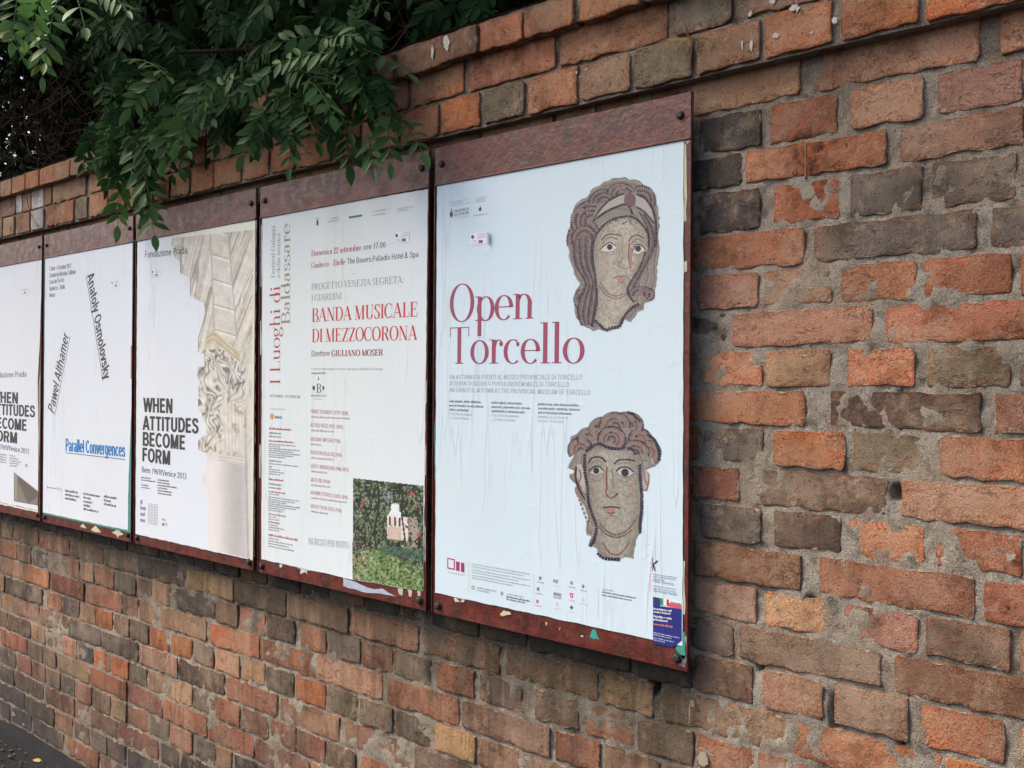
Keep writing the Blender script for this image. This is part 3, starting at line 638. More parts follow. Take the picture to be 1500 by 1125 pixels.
# a plain grotesque alphabet, even strokes (cap height 1, x-height .73)
def _B(cx, cy, rx, ry): return _A(cx, cy, rx, ry, 0, 360)
SN = {
 'A': (.80, [_L(.08, 0, .40, 1, T_), _L(.40, 1, .72, 0, T_), _S(.2, .6, .28)]),
 'B': (.80, [_L(.17, 0, .17, 1, T_), _A(.44, .725, .2, .2, -90, 90), _A(.46, .29, .22, .22, -90, 90), _S(.17, .46, 1), _S(.17, .46, .51), _S(.17, .48, 0)]),
 'C': (.82, [_A(.45, .5, .31, .43, 42, 318)]), 'D': (.82, [_L(.17, 0, .17, 1, T_), _A(.38, .5, .32, .43, -90, 90), _S(.17, .4, 1), _S(.17, .4, 0)]),
 'E': (.72, [_L(.17, 0, .17, 1, T_), _S(.17, .64, 1), _S(.17, .60, .51), _S(.17, .66, 0)]), 'F': (.68, [_L(.17, 0, .17, 1, T_), _S(.17, .62, 1), _S(.17, .56, .50)]),
 'G': (.86, [_A(.45, .5, .31, .43, 42, 330), _S(.48, .8, .46), _L(.74, .0, .74, .46, T_)]), 'H': (.84, [_L(.17, 0, .17, 1, T_), _L(.67, 0, .67, 1, T_), _S(.17, .67, .51)]),
 'I': (.34, [_L(.17, 0, .17, 1, T_)]), 'J': (.6, [_L(.44, .25, .44, 1, T_), _A(.26, .25, .18, .18, 180, 360)]), 'K': (.78, [_L(.17, 0, .17, 1, T_), _L(.2, .4, .64, 1, T_), _L(.34, .6, .68, 0, T_)]),
 'L': (.64, [_L(.17, 0, .17, 1, T_), _S(.17, .6, 0)]), 'M': (.98, [_L(.17, 0, .17, 1, T_), _L(.2, 1, .49, .02, T_), _L(.49, .02, .78, 1, T_), _L(.81, 0, .81, 1, T_)]),
 'N': (.84, [_L(.17, 0, .17, 1, T_), _L(.19, 1, .65, 0, T_), _L(.67, 0, .67, 1, T_)]), 'O': (.88, [_B(.44, .5, .31, .43)]), 'P': (.76, [_L(.17, 0, .17, 1, T_), _A(.42, .69, .22, .235, -90, 90), _S(.17, .44, 1), _S(.17, .44, .455)]),
 'R': (.82, [_L(.17, 0, .17, 1, T_), _A(.43, .705, .22, .22, -90, 90), _S(.17, .45, 1), _S(.17, .46, .485), _L(.47, .46, .66, 0, T_)]),
 'S': (.76, [('b', [(.62, .72), (.55, .88), (.38, .93), (.2, .87), (.17, .72), (.26, .59), (.42, .51), (.58, .42), (.64, .27), (.56, .12), (.38, .07), (.2, .12), (.12, .28)])]),
 'T': (.72, [_L(.36, 0, .36, 1, T_), _S(.04, .68, 1)]), 'U': (.82, [_L(.17, .3, .17, 1, T_), _L(.65, .3, .65, 1, T_), _A(.41, .32, .24, .25, 180, 360)]), 'V': (.78, [_L(.08, 1, .39, 0, T_), _L(.39, 0, .7, 1, T_)]),
 'W': (1.1, [_L(.08, 1, .3, 0, T_), _L(.3, 0, .55, 1, T_), _L(.55, 1, .8, 0, T_), _L(.8, 0, 1.02, 1, T_)]), 'X': (.76, [_L(.08, 0, .68, 1, T_), _L(.08, 1, .68, 0, T_)]), 'Y': (.76, [_L(.38, 0, .38, .45, T_), _L(.08, 1, .38, .42, T_), _L(.38, .42, .68, 1, T_)]), 'Z': (.72, [_S(.08, .64, 1), _L(.6, .95, .12, .05, T_), _S(.06, .66, 0)]),
 'a': (.66, [_L(.51, 0, .51, .46, T_), _A(.32, .48, .19, .175, 0, 165), _A(.29, .2, .17, .135, 60, 300), _S(.33, .51, .37)]), 'b': (.70, [_L(.15, 0, .15, 1, T_), _B(.36, .365, .21, .3)]),
 'c': (.62, [_A(.34, .365, .22, .3, 45, 315)]), 'd': (.70, [_L(.55, 0, .55, 1, T_), _B(.34, .365, .21, .3)]), 'e': (.66, [_A(.34, .365, .23, .3, 0, 315), _S(.12, .58, .37)]),
 'f': (.38, [_L(.19, 0, .19, .8, T_), _A(.33, .8, .14, .14, 90, 180), _S(.02, .37, .66)]), 'g': (.70, [_L(.55, .0, .55, .73, T_), _B(.34, .38, .21, .29), _A(.34, .0, .21, .2, 200, 360)]),
 'h': (.70, [_L(.15, 0, .15, 1, T_), _A(.35, .46, .2, .2, 0, 170), _L(.55, 0, .55, .46, T_)]), 'i': (.30, [_L(.15, 0, .15, .73, T_), _L(.15, .86, .15, 1, T_)]), 'j': (.30, [_L(.15, -.15, .15, .73, T_), _L(.15, .86, .15, 1, T_)]),
 'k': (.64, [_L(.15, 0, .15, 1, T_), _L(.18, .3, .52, .73, T_), _L(.3, .44, .56, 0, T_)]), 'l': (.30, [_L(.15, 0, .15, 1, T_)]),
 'm': (1.04, [_L(.15, 0, .15, .73, T_), _A(.335, .47, .185, .19, 0, 170), _L(.52, 0, .52, .47, T_), _A(.705, .47, .185, .19, 0, 170), _L(.89, 0, .89, .47, T_)]),
 'n': (.70, [_L(.15, 0, .15, .73, T_), _A(.35, .46, .2, .2, 0, 170), _L(.55, 0, .55, .46, T_)]), 'o': (.68, [_B(.34, .365, .22, .3)]), 'p': (.70, [_L(.15, -.27, .15, .73, T_), _B(.36, .365, .21, .3)]),
 'q': (.70, [_L(.55, -.27, .55, .73, T_), _B(.34, .365, .21, .3)]), 'r': (.44, [_L(.15, 0, .15, .73, T_), _A(.35, .44, .2, .22, 75, 170)]),
 's': (.60, [('b', [(.48, .52), (.4, .64), (.28, .665), (.16, .61), (.15, .49), (.26, .41), (.4, .34), (.49, .24), (.44, .1), (.29, .07), (.15, .1), (.1, .22)])]),
 't': (.38, [_L(.18, .14, .18, .93, T_), _S(.02, .36, .66), _A(.3, .16, .12, .1, 180, 270)]), 'u': (.70, [_L(.55, 0, .55, .73, T_), _A(.35, .27, .2, .2, 180, 350), _L(.15, .27, .15, .73, T_)]),
 'v': (.60, [_L(.07, .73, .3, 0, T_), _L(.3, 0, .53, .73, T_)]), 'w': (.9, [_L(.07, .73, .26, 0, T_), _L(.26, 0, .45, .73, T_), _L(.45, .73, .64, 0, T_), _L(.64, 0, .83, .73, T_)]), 'y': (.60, [_L(.07, .73, .3, .02, T_), _L(.18, -.27, .53, .73, T_)]), 'z': (.58, [_S(.07, .5, .66), _L(.46, .62, .1, .08, T_), _S(.06, .52, 0)]),
 '0': (.66, [_B(.33, .5, .21, .43)]), '1': (.56, [_L(.34, 0, .34, 1, T_), _L(.14, .76, .34, .9, T_)]), '2': (.64, [('b', [(.12, .7), (.2, .89), (.36, .92), (.5, .82), (.5, .64), (.36, .4), (.14, .1)]), _S(.08, .56, 0)]),
 '3': (.64, [_A(.31, .71, .19, .21, -90, 150), _A(.31, .28, .21, .21, -150, 90)]), '6': (.66, [_B(.34, .29, .2, .22), _A(.42, .38, .28, .54, 85, 180)]), '9': (.66, [_B(.32, .71, .2, .22), _A(.24, .62, .28, .54, -95, 0)]), '7': (.62, [_S(.06, .56, 1), _L(.52, .9, .24, 0, T_)]),
 '/': (.40, [_L(.04, -.03, .34, 1.03, T_)]), '-': (.4, [_S(.06, .34, .36)]), '.': (.3, [_L(.15, 0, .15, .14, T_)]), ',': (.3, [_L(.15, -.12, .15, .12, T_)]), ':': (.3, [_L(.15, 0, .15, .14, T_), _L(.15, .56, .15, .7, T_)]), '!': (.3, [_L(.15, 0, .15, .14, T_), _L(.15, .28, .15, 1, T_)]), ' ': (.30, []),
 '(': (.36, [_A(.42, .42, .27, .6, 115, 245)]), ')': (.36, [_A(-.06, .42, .27, .6, -65, 65)]), '4': (.66, [_L(.46, 0, .46, 1, T_), _L(.08, .3, .44, .96, T_), _S(.06, .6, .25)]), '5': (.64, [_L(.16, .5, .16, .96, T_), _S(.14, .54, 1), _A(.3, .32, .22, .26, -150, 130)]), '8': (.66, [_B(.33, .72, .18, .2), _B(.33, .28, .21, .22)]),
 '&': (.8, [_A(.32, .76, .16, .18, 0, 360), _A(.32, .28, .22, .22, 60, 360), _L(.22, .7, .74, 0, T_)]),
}
def serif_polys(text, thick=.15, thin=.028, table=None):
    polys = []; x = 0
    for ch in unicodedata.normalize('NFD', text):
        if unicodedata.combining(ch): continue
        adv, st = (table or GL).get(ch, GL[' '])
        for s in st:
            k = s[0]
            if k == 'l':
                x0, y0, x1, y1, w = s[1:]; w = thick if w else thin
                d = math.hypot(x1-x0, y1-y0)
                if abs(x1-x0) < 1e-6: ox, oy = w/2, 0
                elif abs(y1-y0) < 1e-6: ox, oy = 0, w/2
                else: ox, oy = w/2*1.06, 0
                polys.append([(x+x0-ox, y0-oy), (x+x0+ox, y0-oy if ox else y0-oy), (x+x1+ox, y1+oy), (x+x1-ox, y1+oy)] if oy == 0 else [(x+x0, y0-oy), (x+x1, y1-oy), (x+x1, y1+oy), (x+x0, y0+oy)])
            elif k == 's':
                x0, x1, y = s[1:]; hh = thin*1.0; y_ = max(y, hh/2)
                if y >= .98: y_ = y-hh/2
                polys.append([(x+x0, y_-hh/2), (x+x1, y_-hh/2), (x+x1, y_+hh/2), (x+x0, y_+hh/2)])
            elif k == 'd':
                cx, cy, r = s[1:]; polys.append([(x+cx+r*math.cos(q*math.pi/4), cy+r*math.sin(q*math.pi/4)) for q in range(8)])
            else:
                if k == 'a':
                    cx, cy, rx, ry, a0, a1 = s[1:]; n = max(4, int(abs(a1-a0)/14))
                    pts = [(cx+rx*math.cos(D2R(a0+(a1-a0)*i/n)), cy+ry*math.sin(D2R(a0+(a1-a0)*i/n))) for i in range(n+1)]
                else:
                    pts = []; p = s[1]; p = [p[0]]+p+[p[-1]]
                    for i in range(1, len(p)-2):
                        for q in range(4):
                            t = q/4; P0, P1, P2, P3 = [np.array(z) for z in p[i-1:i+3]]
                            pts.append(tuple(.5*((2*P1)+(-P0+P2)*t+(2*P0-5*P1+4*P2-P3)*t*t+(-P0+3*P1-3*P2+P3)*t**3)))
                    pts.append(p[-1])
                L_, R_ = [], []
                for i, (px_, py_) in enumerate(pts):
                    a = pts[max(0, i-1)]; c = pts[min(len(pts)-1, i+1)]
                    if k == 'a' and abs(a1-a0) >= 360 and i in (0, len(pts)-1): a, c = pts[-2], pts[1]
                    dx, dy = c[0]-a[0], c[1]-a[1]; d = math.hypot(dx, dy) or 1; dx /= d; dy /= d
                    w = thin+(thick-thin)*abs(dy)**2.2
                    L_.append((x+px_-dy*w/2, py_+dx*w/2)); R_.append((x+px_+dy*w/2, py_-dx*w/2))
                for i in range(len(pts)-1): polys.append([L_[i], R_[i], R_[i+1], L_[i+1]])
        x += adv
    return polys, x
_sans_cache = {}
def sans_polys(text, bold=0.0, res=2, spacing=1.0):
    key = (text, bold, res, spacing)
    if key in _sans_cache: return _sans_cache[key]
    cu = bpy.data.curves.new('t', 'FONT'); cu.body = text; cu.resolution_u = res; cu.offset = bold; cu.space_character = spacing
    o = bpy.data.objects.new('t', cu); COL.objects.link(o); bpy.context.view_layer.update()
    me = bpy.data.meshes.new_from_object(o.evaluated_get(bpy.context.evaluated_depsgraph_get()))
    P = [tuple(v.co[:2]) for v in me.vertices]; polys = [[P[i] for i in p.vertices] for p in me.polygons]
    bpy.data.objects.remove(o); bpy.data.meshes.remove(me); bpy.data.curves.remove(cu)
    if P:
        x0 = min(p[0] for p in P); x1 = max(p[0] for p in P)
        polys = [[((x-x0)/.73, y/.73) for x, y in q] for q in polys]; wid = (x1-x0)/.73
    else: wid = 1
    _sans_cache[key] = (polys, wid); return polys, wid
class Print:
    """flat print lying on a board: polygons in wall coordinates, each with a colour and a layer"""
    def __init__(s, y0=-.0018): s.V = []; s.F = []; s.C = []; s.y0 = y0; s.lift = 0.0
    def poly(s, pts, col, layer=0):
        n = len(s.V); y = s.y0-.00006*layer-2e-6*(len(s.F) % 11)-s.lift
        ar = sum(pts[i][0]*pts[(i+1) % len(pts)][1]-pts[(i+1) % len(pts)][0]*pts[i][1] for i in range(len(pts)))
        if ar < 0: pts = pts[::-1]
        s.V += [(u, y, v+ZC) for u, v in pts]; s.F.append(tuple(range(n, n+len(pts)))); s.C += [col]*len(pts)
    def px(s, pts, col, layer=0): s.poly([at(x, y) for x, y in pts], col, layer)
    def text(s, txt, p0, p1, hpx, col, font='sans', bold=0.0, layer=1, hor=False, thick=.15, thin=.03, res=2, side=1):
        """baseline from photo point p0 to p1, cap height hpx in photo pixels at p0 (hor: measured sideways)"""
        a = np.array(at(*p0)); b_ = np.array(at(*p1))
        if hor: h = abs(at(p0[0]+hpx/2, p0[1])[0]-at(p0[0]-hpx/2, p0[1])[0])
        else: h = abs(at(p0[0], p0[1]-hpx/2)[1]-at(p0[0], p0[1]+hpx/2)[1])
        P, w = serif_polys(txt, thick, thin) if font == 'serif' else serif_polys(txt, thick, thin, SN) if font == 'grot' else sans_polys(txt, bold, res)
        ex = (b_-a)/w; n_ = (b_-a)/np.linalg.norm(b_-a); ey = np.array([-n_[1], n_[0]])*h*side
        for q in P: s.poly([tuple(a+ex*x+ey*y) for x, y in q], col, layer)
    def greek(s, p0, x1, hpx, col, layer=1, seed=0, dens=.82):
        """a line of print too fine to read: uneven word-like dashes"""
        r = random.Random(seed+int(p0[0]*31+p0[1]*7)); u0, v0 = at(*p0); u1 = at(x1, p0[1])[0]
        h = abs(at(p0[0], p0[1]-hpx/2)[1]-at(p0[0], p0[1]+hpx/2)[1]); u = u0
        while u < u1:
            L = min(r.uniform(1.2, 4.5)*h, u1-u); x = u
            while x < u+L:
                w = r.uniform(.25, .5)*h; hh = h*r.choice([.6, .7, .7, 1.0])
                s.poly([(x, v0), (x+w*.6, v0), (x+w*.6, v0+hh), (x, v0+hh)], col, layer); x += w
                if r.random() < .5: s.poly([(x-w*.5, v0+hh*.8), (x, v0+hh*.8), (x, v0+hh), (x-w*.5, v0+hh)], col, layer)
            u += L+h*.5
    def grid(s, x0, y0, x1, y1, step, fn, inside=None, layer=0, bottom=None, top=None):
        """halftone picture: small cells over the picture's own rectangle in photo positions"""
        nx = int((x1-x0)/step); ny = int((y1-y0)/step)
        xs = np.linspace(x0, x1, nx+1); ys = np.linspace(y0, y1, ny+1)
        X, Yq = np.meshgrid((xs[:-1]+xs[1:])/2, (ys[:-1]+ys[1:])/2)
        m_ = inside(X, Yq) if inside is not None else np.ones_like(X, bool)
        Cc = fn(X, Yq)
        PT = {}
        y = s.y0-.00006*layer
        idx = -np.ones((ny+1, nx+1), int)
        jj, ii = np.nonzero(m_)
        for j, i in zip(jj, ii):
            n = len(s.V)
            for (a, b_) in ((i, j+1), (i+1, j+1), (i+1, j), (i, j)):
                k = (a, b_)
                if k not in PT: PT[k] = at(xs[a], ys[b_])
                s.V.append((PT[k][0], y, PT[k][1]+ZC)); s.C.append(tuple(Cc[j, i]))
            s.F.append((n, n+1, n+2, n+3))
    def build(s, name, parent, mat):
        return link(name, mesh_from(name, s.V, s.F, s.C), parent, [mat])
def inpoly(poly):
    P = np.array(poly, float)
    def f(X, Y):
        m_ = np.zeros(X.shape, bool); j = len(P)-1
        for i in range(len(P)):
            c = ((P[i, 1] > Y) != (P[j, 1] > Y)) & (X < (P[j, 0]-P[i, 0])*(Y-P[i, 1])/(P[j, 1]-P[i, 1]+1e-9)+P[i, 0])
            m_ ^= c; j = i
        return m_
    return f
# ------------------------------------------------------------------ notice boards
BT, BB = .576, -.5635
BOARDS = [(-4.735, -4.006), (-3.988, -3.262), (-3.244, -2.514), (-2.495, -1.768), (-1.749, -1.022)]
BLAB = ['leftmost rusty red steel notice board, cut off by the photo edge',
        'rusty red steel notice board, second from the left, under the hanging leaf tips',
        'middle rusty red steel notice board of the row of five',
        'rusty red steel notice board second from the right, shaded by the leaves above',
        'rightmost rusty red steel notice board, beside the bare brick wall']
board_objs = []
def bolt(parent, u, v, r=.0085):
    V = []; n = 8; z = v+ZC
    for rr, y in ((r*1.35, 0.0), (r*1.35, -.0020), (r, -.0024), (r*.95, -.0075), (r*.6, -.009)):
        V += [(u+rr*math.cos(2*math.pi*i/n), y, z+rr*math.sin(2*math.pi*i/n)) for i in range(n)]
    F = [(k*n+i, k*n+(i+1) % n, (k+1)*n+(i+1) % n, (k+1)*n+i) for k in range(4) for i in range(n)]+[tuple(range(4*n, 5*n))]
    link('bolt', mesh_from('bolt', V, F, [(.030, .020, .018)]*len(V)), parent, [M['iron']])
for i, (u0, u1) in enumerate(BOARDS):
    t = empty('notice_board', ((u0+u1)/2, .01, BB+ZC)); board_objs.append(t)
    tag(t, BLAB[i], 'notice board', 'steel notice boards in a row on the wall')
    b = [[], []]; box(b, u0, u1, 0.0, .005, BB+ZC, BT+ZC, None, .0008)
    link('back_panel', mesh_from('back_panel', *b), t, [M['steel']])
    b = [[], []]; box(b, u0+.0015, u1-.0015, -.0022, .002, BT-.094+ZC, BT-.001+ZC, None, .0007)
    link('top_plate', mesh_from('top_plate', *b), t, [M['steel']])
    b = [[], []]; box(b, u0+.001, u1-.001, -.0046, .001, BT-.0945+ZC, BT-.0895+ZC, None, .0012)
    link('lip', mesh_from('lip', *b), t, [M['steel']])
    # thin return edge down each side and a mounting batten to the wall
    for s_ in (0, 1):
        b = [[], []]; x = u0 if s_ == 0 else u1-.0035
        box(b, x, x+.0035, -.0030, .001, BB+.001+ZC, BT-.095+ZC, None, .0008)
        link('side_edge', mesh_from('side_edge', *b), t, [M['steel']])
    for (bu, bv) in ((u0+.026, BT-.043), (u1-.026, BT-.043), (u0+.024, BB+.021), (u1-.024, BB+.024)):
        b0 = bolt(t, bu, bv, .0085 if i > 1 else .0075)
    for bz in (BT-.06, BB+.05):
        b = [[], []]; box(b, u0+.04, u1-.04, .005, .0345, bz-.018+ZC, bz+.018+ZC)
        link('batten', mesh_from('batten', *b), t, [M['steel']])
# ------------------------------------------------------------------ posters
PW, PWD = (.80, .815, .83), (.78, .80, .80)
def sheet_poly(corners, jit=.0012, seed=0, n=40):
    """paper outline through photo corner points with a slightly ragged edge"""
    r = random.Random(seed); P = [np.array(at(*c)) for c in corners]; out = []
    for i in range(len(P)):
        a, b_ = P[i], P[(i+1) % len(P)]; d = b_-a; L = np.linalg.norm(d); k = max(2, int(L/.02)); nrm = np.array([-d[1], d[0]])/L
        for q in range(k):
            out.append(tuple(a+d*q/k+nrm*r.uniform(-jit, jit)*(0 if q == 0 else 1)))
    return out
def paper(parent, corners, col=PW, jit=.0012, seed=0, y=-.0012, name='paper', mat='paper', th=.0008):
    pts = sheet_poly(corners, jit, seed)
    n = len(pts); V = [(u, y, v+ZC) for u, v in pts]+[(u, y+th, v+ZC) for u, v in pts]
    F = [tuple(range(n-1, -1, -1))]+[(i, (i+1) % n, n+(i+1) % n, n+i) for i in range(n)]
    a = sum(pts[i][0]*pts[(i+1) % n][1]-pts[(i+1) % n][0]*pts[i][1] for i in range(n))
    if a > 0: F[0] = F[0][::-1]
    return link(name, mesh_from(name, V, F, [col]*len(V)), parent, [M[mat]])
def scrap(board, pts, col, seed=0, y=-.0007, jit=.0018):
    return paper(board, pts, col, jit, seed, y, 'paper_scrap', 'scrap', .0005)
CREAM, TEAL, GREYW = (.50, .48, .34), (.045, .26, .22), (.50, .50, .47)
def poster(label, corner):
    u, v = at(*corner); t = empty('poster', (u, -.001, v+ZC)); tag(t, label, 'poster', 'paper posters on the notice boards'); return t
BLK, DGR, GRY, LGR = (.018, .018, .020), (.06, .06, .065), (.22, .24, .25), (.42, .44, .45)
# ---- poster E : the mosaic heads
E_ = poster('white poster with two mosaic heads and large purple serif title on the rightmost board', (638, 868))
paper(E_, [(638, 868), (1000.5, 946), (1002, 203), (641, 268)], (.565, .69, .785), .0009, 1, -.0016)
P = Print(); PUR = (.285, .058, .115)
P.text('Open', (658.5, 472), (784.5, 466.5), 54.5, PUR, 'serif', thick=.136, thin=.026)
P.text('Torcello', (657.5, 533), (857, 532), 53, PUR, 'serif', thick=.136, thin=.026)
P.build('headline', E_, M['paper'])
P = Print()
for tx, a, b_ in (('UN AUTUNNO DI EVENTI AL MUSEO PROVINCIALE DI TORCELLO', (658.8, 555.6), (854, 556)),
                  ('JESENSKI DOGODKI V POKRAJINSKEM MUZEJU TORCELLO', (658.8, 564.8), (834.5, 566.8)),
                  ('AN EVENTFUL AUTUMN AT THE PROVINCIAL MUSEUM OF TORCELLO', (658.8, 574.2), (866, 578.8))):
    P.text(tx, a, b_, 6.6, (.24, .30, .35), 'grot', thick=.095, thin=.085)
for (x0, ys, lines) in ((659, 589.2, (('visite guidate, attività didattiche,', 706, 0), ('percorsi tematici, incontri, itinerari', 709, 0), ('storico-archeologici', 688, 0), ('15, 22, 29 e 30 settembre', 692, 1), ('6, 13, 20 e 27 ottobre', 688, 1))),
                        (720.5, 591.2, (('vodeni ogledi, izobraževalne', 765, 0), ('dejavnosti, pripovedne poti, srečanja,', 778, 0), ('zgodovinske in arheološke poti', 769, 0), ('15, 22, 29 in 30 september', 761, 1), ('6, 13, 20 in 27 oktober', 756, 1))),
                        (788.5, 593.4, (('guided tours, educational activities,', 849.5, 0), ('narrative paths, meetings, historical', 850, 0), ('and archaeological itineraries', 838.5, 0), ('september 15, 22, 29 and 30', 833, 1), ('october 6, 13, 20 and 27', 827, 1)))):
    for k, (tx, x1, g_) in enumerate(lines):
        y = ys+k*6.15; sl_ = (y-536)/(x0+800)
        P.text(tx, (x0, y), (x1, y+sl_*(x1-x0)), 3.7, (.33, .38, .45) if g_ else (.075, .08, .095), 'grot', thick=.11 if g_ else .15, thin=.09 if g_ else .11)
# province marks, top left
for (y, x1) in ((296, 686), (298.8, 679), (301.6, 688)): P.greek((661, y+1), x1, 1.7, (.5, .52, .54))
for (y, x1) in ((291.5, 714), (294.3, 710), (297, 712)): P.greek((697, y), x1, 1.7, (.5, .52, .54))
P.text('PROVINCIA', (666, 312), (688, 307.5), 4.0, DGR, 'serif', thick=.17, thin=.06)
P.text('DI VENEZIA', (666, 317.3), (688, 313), 4.0, DGR, 'serif', thick=.17, thin=.06)
P.greek((666, 320.5), 688, 1.8, (.35, .5, .58)); P.greek((694, 317), 716, 2.2, (.38, .42, .46))
P.px([(660, 311), (664, 310.5), (664.3, 315), (663, 318.5), (661, 318.8), (659.8, 315)], DGR, 1); P.px([(661.3, 306.5), (662.8, 306.3), (663, 310), (661.2, 310.4)], DGR, 1)
P.px([(704.6, 302), (706, 306), (704.8, 310), (702, 308.5), (702.4, 305.5)], (.04, .06, .09), 1)
# organisers, bottom
P.px([(656, 816.8), (667, 819), (667, 835), (656, 832.5)], (.29, .03, .12), 1); P.px([(657.6, 818.9), (665.5, 820.5), (665.5, 832.8), (657.6, 831)], (.60, .68, .775), 2)
P.px([(668.8, 822), (674, 823.2), (674, 836.8), (668.8, 835.6)], (.29, .03, .12), 1); P.px([(676, 823.6), (681, 824.8), (681, 838.5), (676, 837.3)], (.29, .03, .12), 1)
P.greek((657, 838.5), 681, 1.6, (.45, .3, .38))
for k, (y, x1) in enumerate(((826.5, 776), (830.3, 768), (835, 777), (838.8, 760), (843.2, 777), (847, 752))): P.greek((692, y), x1, 1.9, (.36, .40, .45))
P.text('O', (691.5, 863), (696, 863.8), 6, DGR, bold=.01); P.greek((699.5, 861.5), 728, 2.3, (.25, .28, .32)); P.greek((699.5, 865), 718, 2.0, (.3, .32, .36))
P.greek((743.5, 870.5), 768, 2.2, (.3, .33, .37)); P.greek((742.5, 874.8), 777, 2.9, (.10, .11, .13)); P.greek((742.5, 878.4), 770, 2.9, (.14, .15, .17))
P.px([(734, 866), (738, 866.8), (738, 871), (736, 873), (734, 871)], (.25, .32, .42), 1)
for (x, y, c_, w_) in ((792, 848, (.2, .2, .22), 0), (789, 864, (.2, .2, .24), 1), (788, 882, (.6, .15, .18), 1), (815, 851, (.18, .19, .22), 2), (817, 871, (.14, .14, .16), 3), (817, 885.5, (.7, .25, .25), 4), (838, 855, (.2, .25, .28), 0), (838, 872, (.6, .05, .12), 5), (838, 889.5, (.08, .09, .11), 6), (855, 860, (.2, .22, .25), 0), (855, 878, (.75, .4, .4), 4)):
    if w_ in (0, 1): P.px([(x-1.6, y-4), (x+1.6, y-3.6), (x+2, y), (x, y+2), (x-2, y)], c_, 1); P.greek((x-4, y+5), x+6, 1.6, c_)
    elif w_ == 2: P.text('mr', (x-4, y+2), (x+4, y+3.3), 7, c_, bold=.02); P.greek((x-4, y+7), x+6, 1.3, (.75, .5, .5))
    elif w_ == 3: P.px([(x-5.5, y-4), (x+5.5, y-2), (x+5.5, y+3.5), (x-5.5, y+1)], (.35, .36, .4), 1); P.greek((x-5.5, y-.5), x+5.5, 2.5, c_, 2); P.greek((x-5.5, y+4), x+6, 1.8, c_, 1)
    elif w_ == 4: P.px([(x, y-3.5), (x+2, y), (x, y+2.6), (x-2, y-.5)], c_, 1); P.px([(x, y-2.2), (x+1.2, y), (x, y+1.5), (x-1.2, y-.5)], (.60, .68, .775), 2); P.greek((x-5, y+6), x+7, 1.5, (.6, .5, .5))
    elif w_ == 5: P.px([(x-2.6, y-3.8), (x+2.6, y-2.8), (x+2.4, y+2), (x, y+4.3), (x-2.4, y+1.2)], c_, 1); P.px([(x-.9, y-1.5), (x+1.1, y-1.1), (x+.9, y+1.6), (x-.7, y+1.2)], (.60, .68, .775), 2); P.greek((x-4, y+7.5), x+5, 1.5, (.4, .4, .45))
    else: P.px([(x, y-3), (x+2.8, y+.6), (x, y+3.3), (x-2.8, y-.4)], c_, 1); P.greek((x-3, y+7), x+4, 1.5, (.5, .5, .55))
for (x, y0, y1) in ((687.6, 822, 868), (782.5, 841, 885), (877, 860, 905)): P.px([(x-.15, y0), (x+.25, y0), (x+.25, y1), (x-.15, y1)], (.45, .48, .52), 1)
P.greek((882.5, 863.5), 900, 2.0, (.35, .38, .42)); P.greek((882.5, 868), 931, 2.6, (.15, .16, .2)); P.greek((882.5, 872.2), 926, 2.6, (.15, .16, .2))
# programme panel
P.px([(956.2, 817), (957.4, 817), (957.6, 836.5), (956.4, 836.5)], (.22, .05, .14), 1); P.px([(956.6, 826), (963.6, 820.2), (964.8, 822.6), (957.4, 828)], (.03, .02, .05), 2)
P.px([(956.7, 827), (958.2, 825.5), (961.2, 835.4), (959.8, 837)], (.03, .02, .05), 2); P.px([(952.6, 823.5), (953.1, 823), (957, 827), (956.4, 828)], (.65, .25, .25), 1); P.px([(956.4, 827), (957, 828), (954, 832.5), (953.3, 832)], (.7, .35, .3), 1)
for y in (841.6, 844.6, 848): P.greek((957.5, y), 957.5+{841.6: 35, 844.6: 32, 848: 16}[y], 1.8, (.25, .28, .45))
P.text('Italia-Slovenia', (957.5, 852), (988, 857.6), 4.6, (.16, .22, .42))
for y in (858.6, 862): P.greek((957.5, y), 992, 1.8, (.25, .28, .45))
P.text('Slovenija-Italija', (957.5, 866.4), (992.5, 872.6), 4.6, (.16, .22, .42))
for k in range(9): P.px([(951.6+.4*(k % 2), 840.4+k*2.9), (954.2, 840.8+k*2.9), (954, 842.2+k*2.9), (952, 841.8+k*2.9)], (.75, .45, .45), 1)
P.build('small_print', E_, M['paper'])
# blue funding panel pasted lower right, its corner folded
P = Print(-.0021); NAVY = (.018, .026, .19)
P.px([(957.3, 886), (999.2, 892), (999.2, 938), (986.5, 948), (957.3, 942)], NAVY, 0)
P.px([(957.3, 874), (967.8, 875.8), (967.8, 887.5), (957.3, 886)], (.03, .03, .16), 0); P.px([(967.8, 875.8), (972.3, 876.6), (972.3, 886.6), (967.8, 886)], (.02, .25, .14), 0)
P.px([(972.3, 876.6), (977.2, 877.5), (977.2, 887), (972.3, 886.6)], (.74, .76, .8), 0); P.px([(977.2, 877.5), (980.8, 878.3), (980.8, 887.8), (977.2, 887.2)], (.55, .03, .06), 0)
P.px([(980.8, 878.3), (999, 881.5), (999, 885.6), (980.8, 882.4)], (.74, .76, .8), 0); P.px([(980.8, 882.6), (999, 885.6), (999, 892), (980.8, 888.6)], (.60, .09, .14), 0)
P.text('Slovenia', (983, 883.2), (997.8, 886), 3.6, (.03, .03, .25), bold=.02)
WT = (.80, .82, .86)
P.text('Investiamo nel', (958, 892.6), (984.4, 896), 3.4, WT, bold=.02, layer=2); P.text('vostro futuro!', (958, 897), (983, 900.2), 3.4, WT, bold=.02, layer=2)
P.text('Naložba v vašo', (958, 903.6), (985, 907.4), 3.4, WT, bold=.02, layer=2); P.text('prihodnost!', (958, 908.2), (978.6, 911.2), 3.4, WT, bold=.02, layer=2)
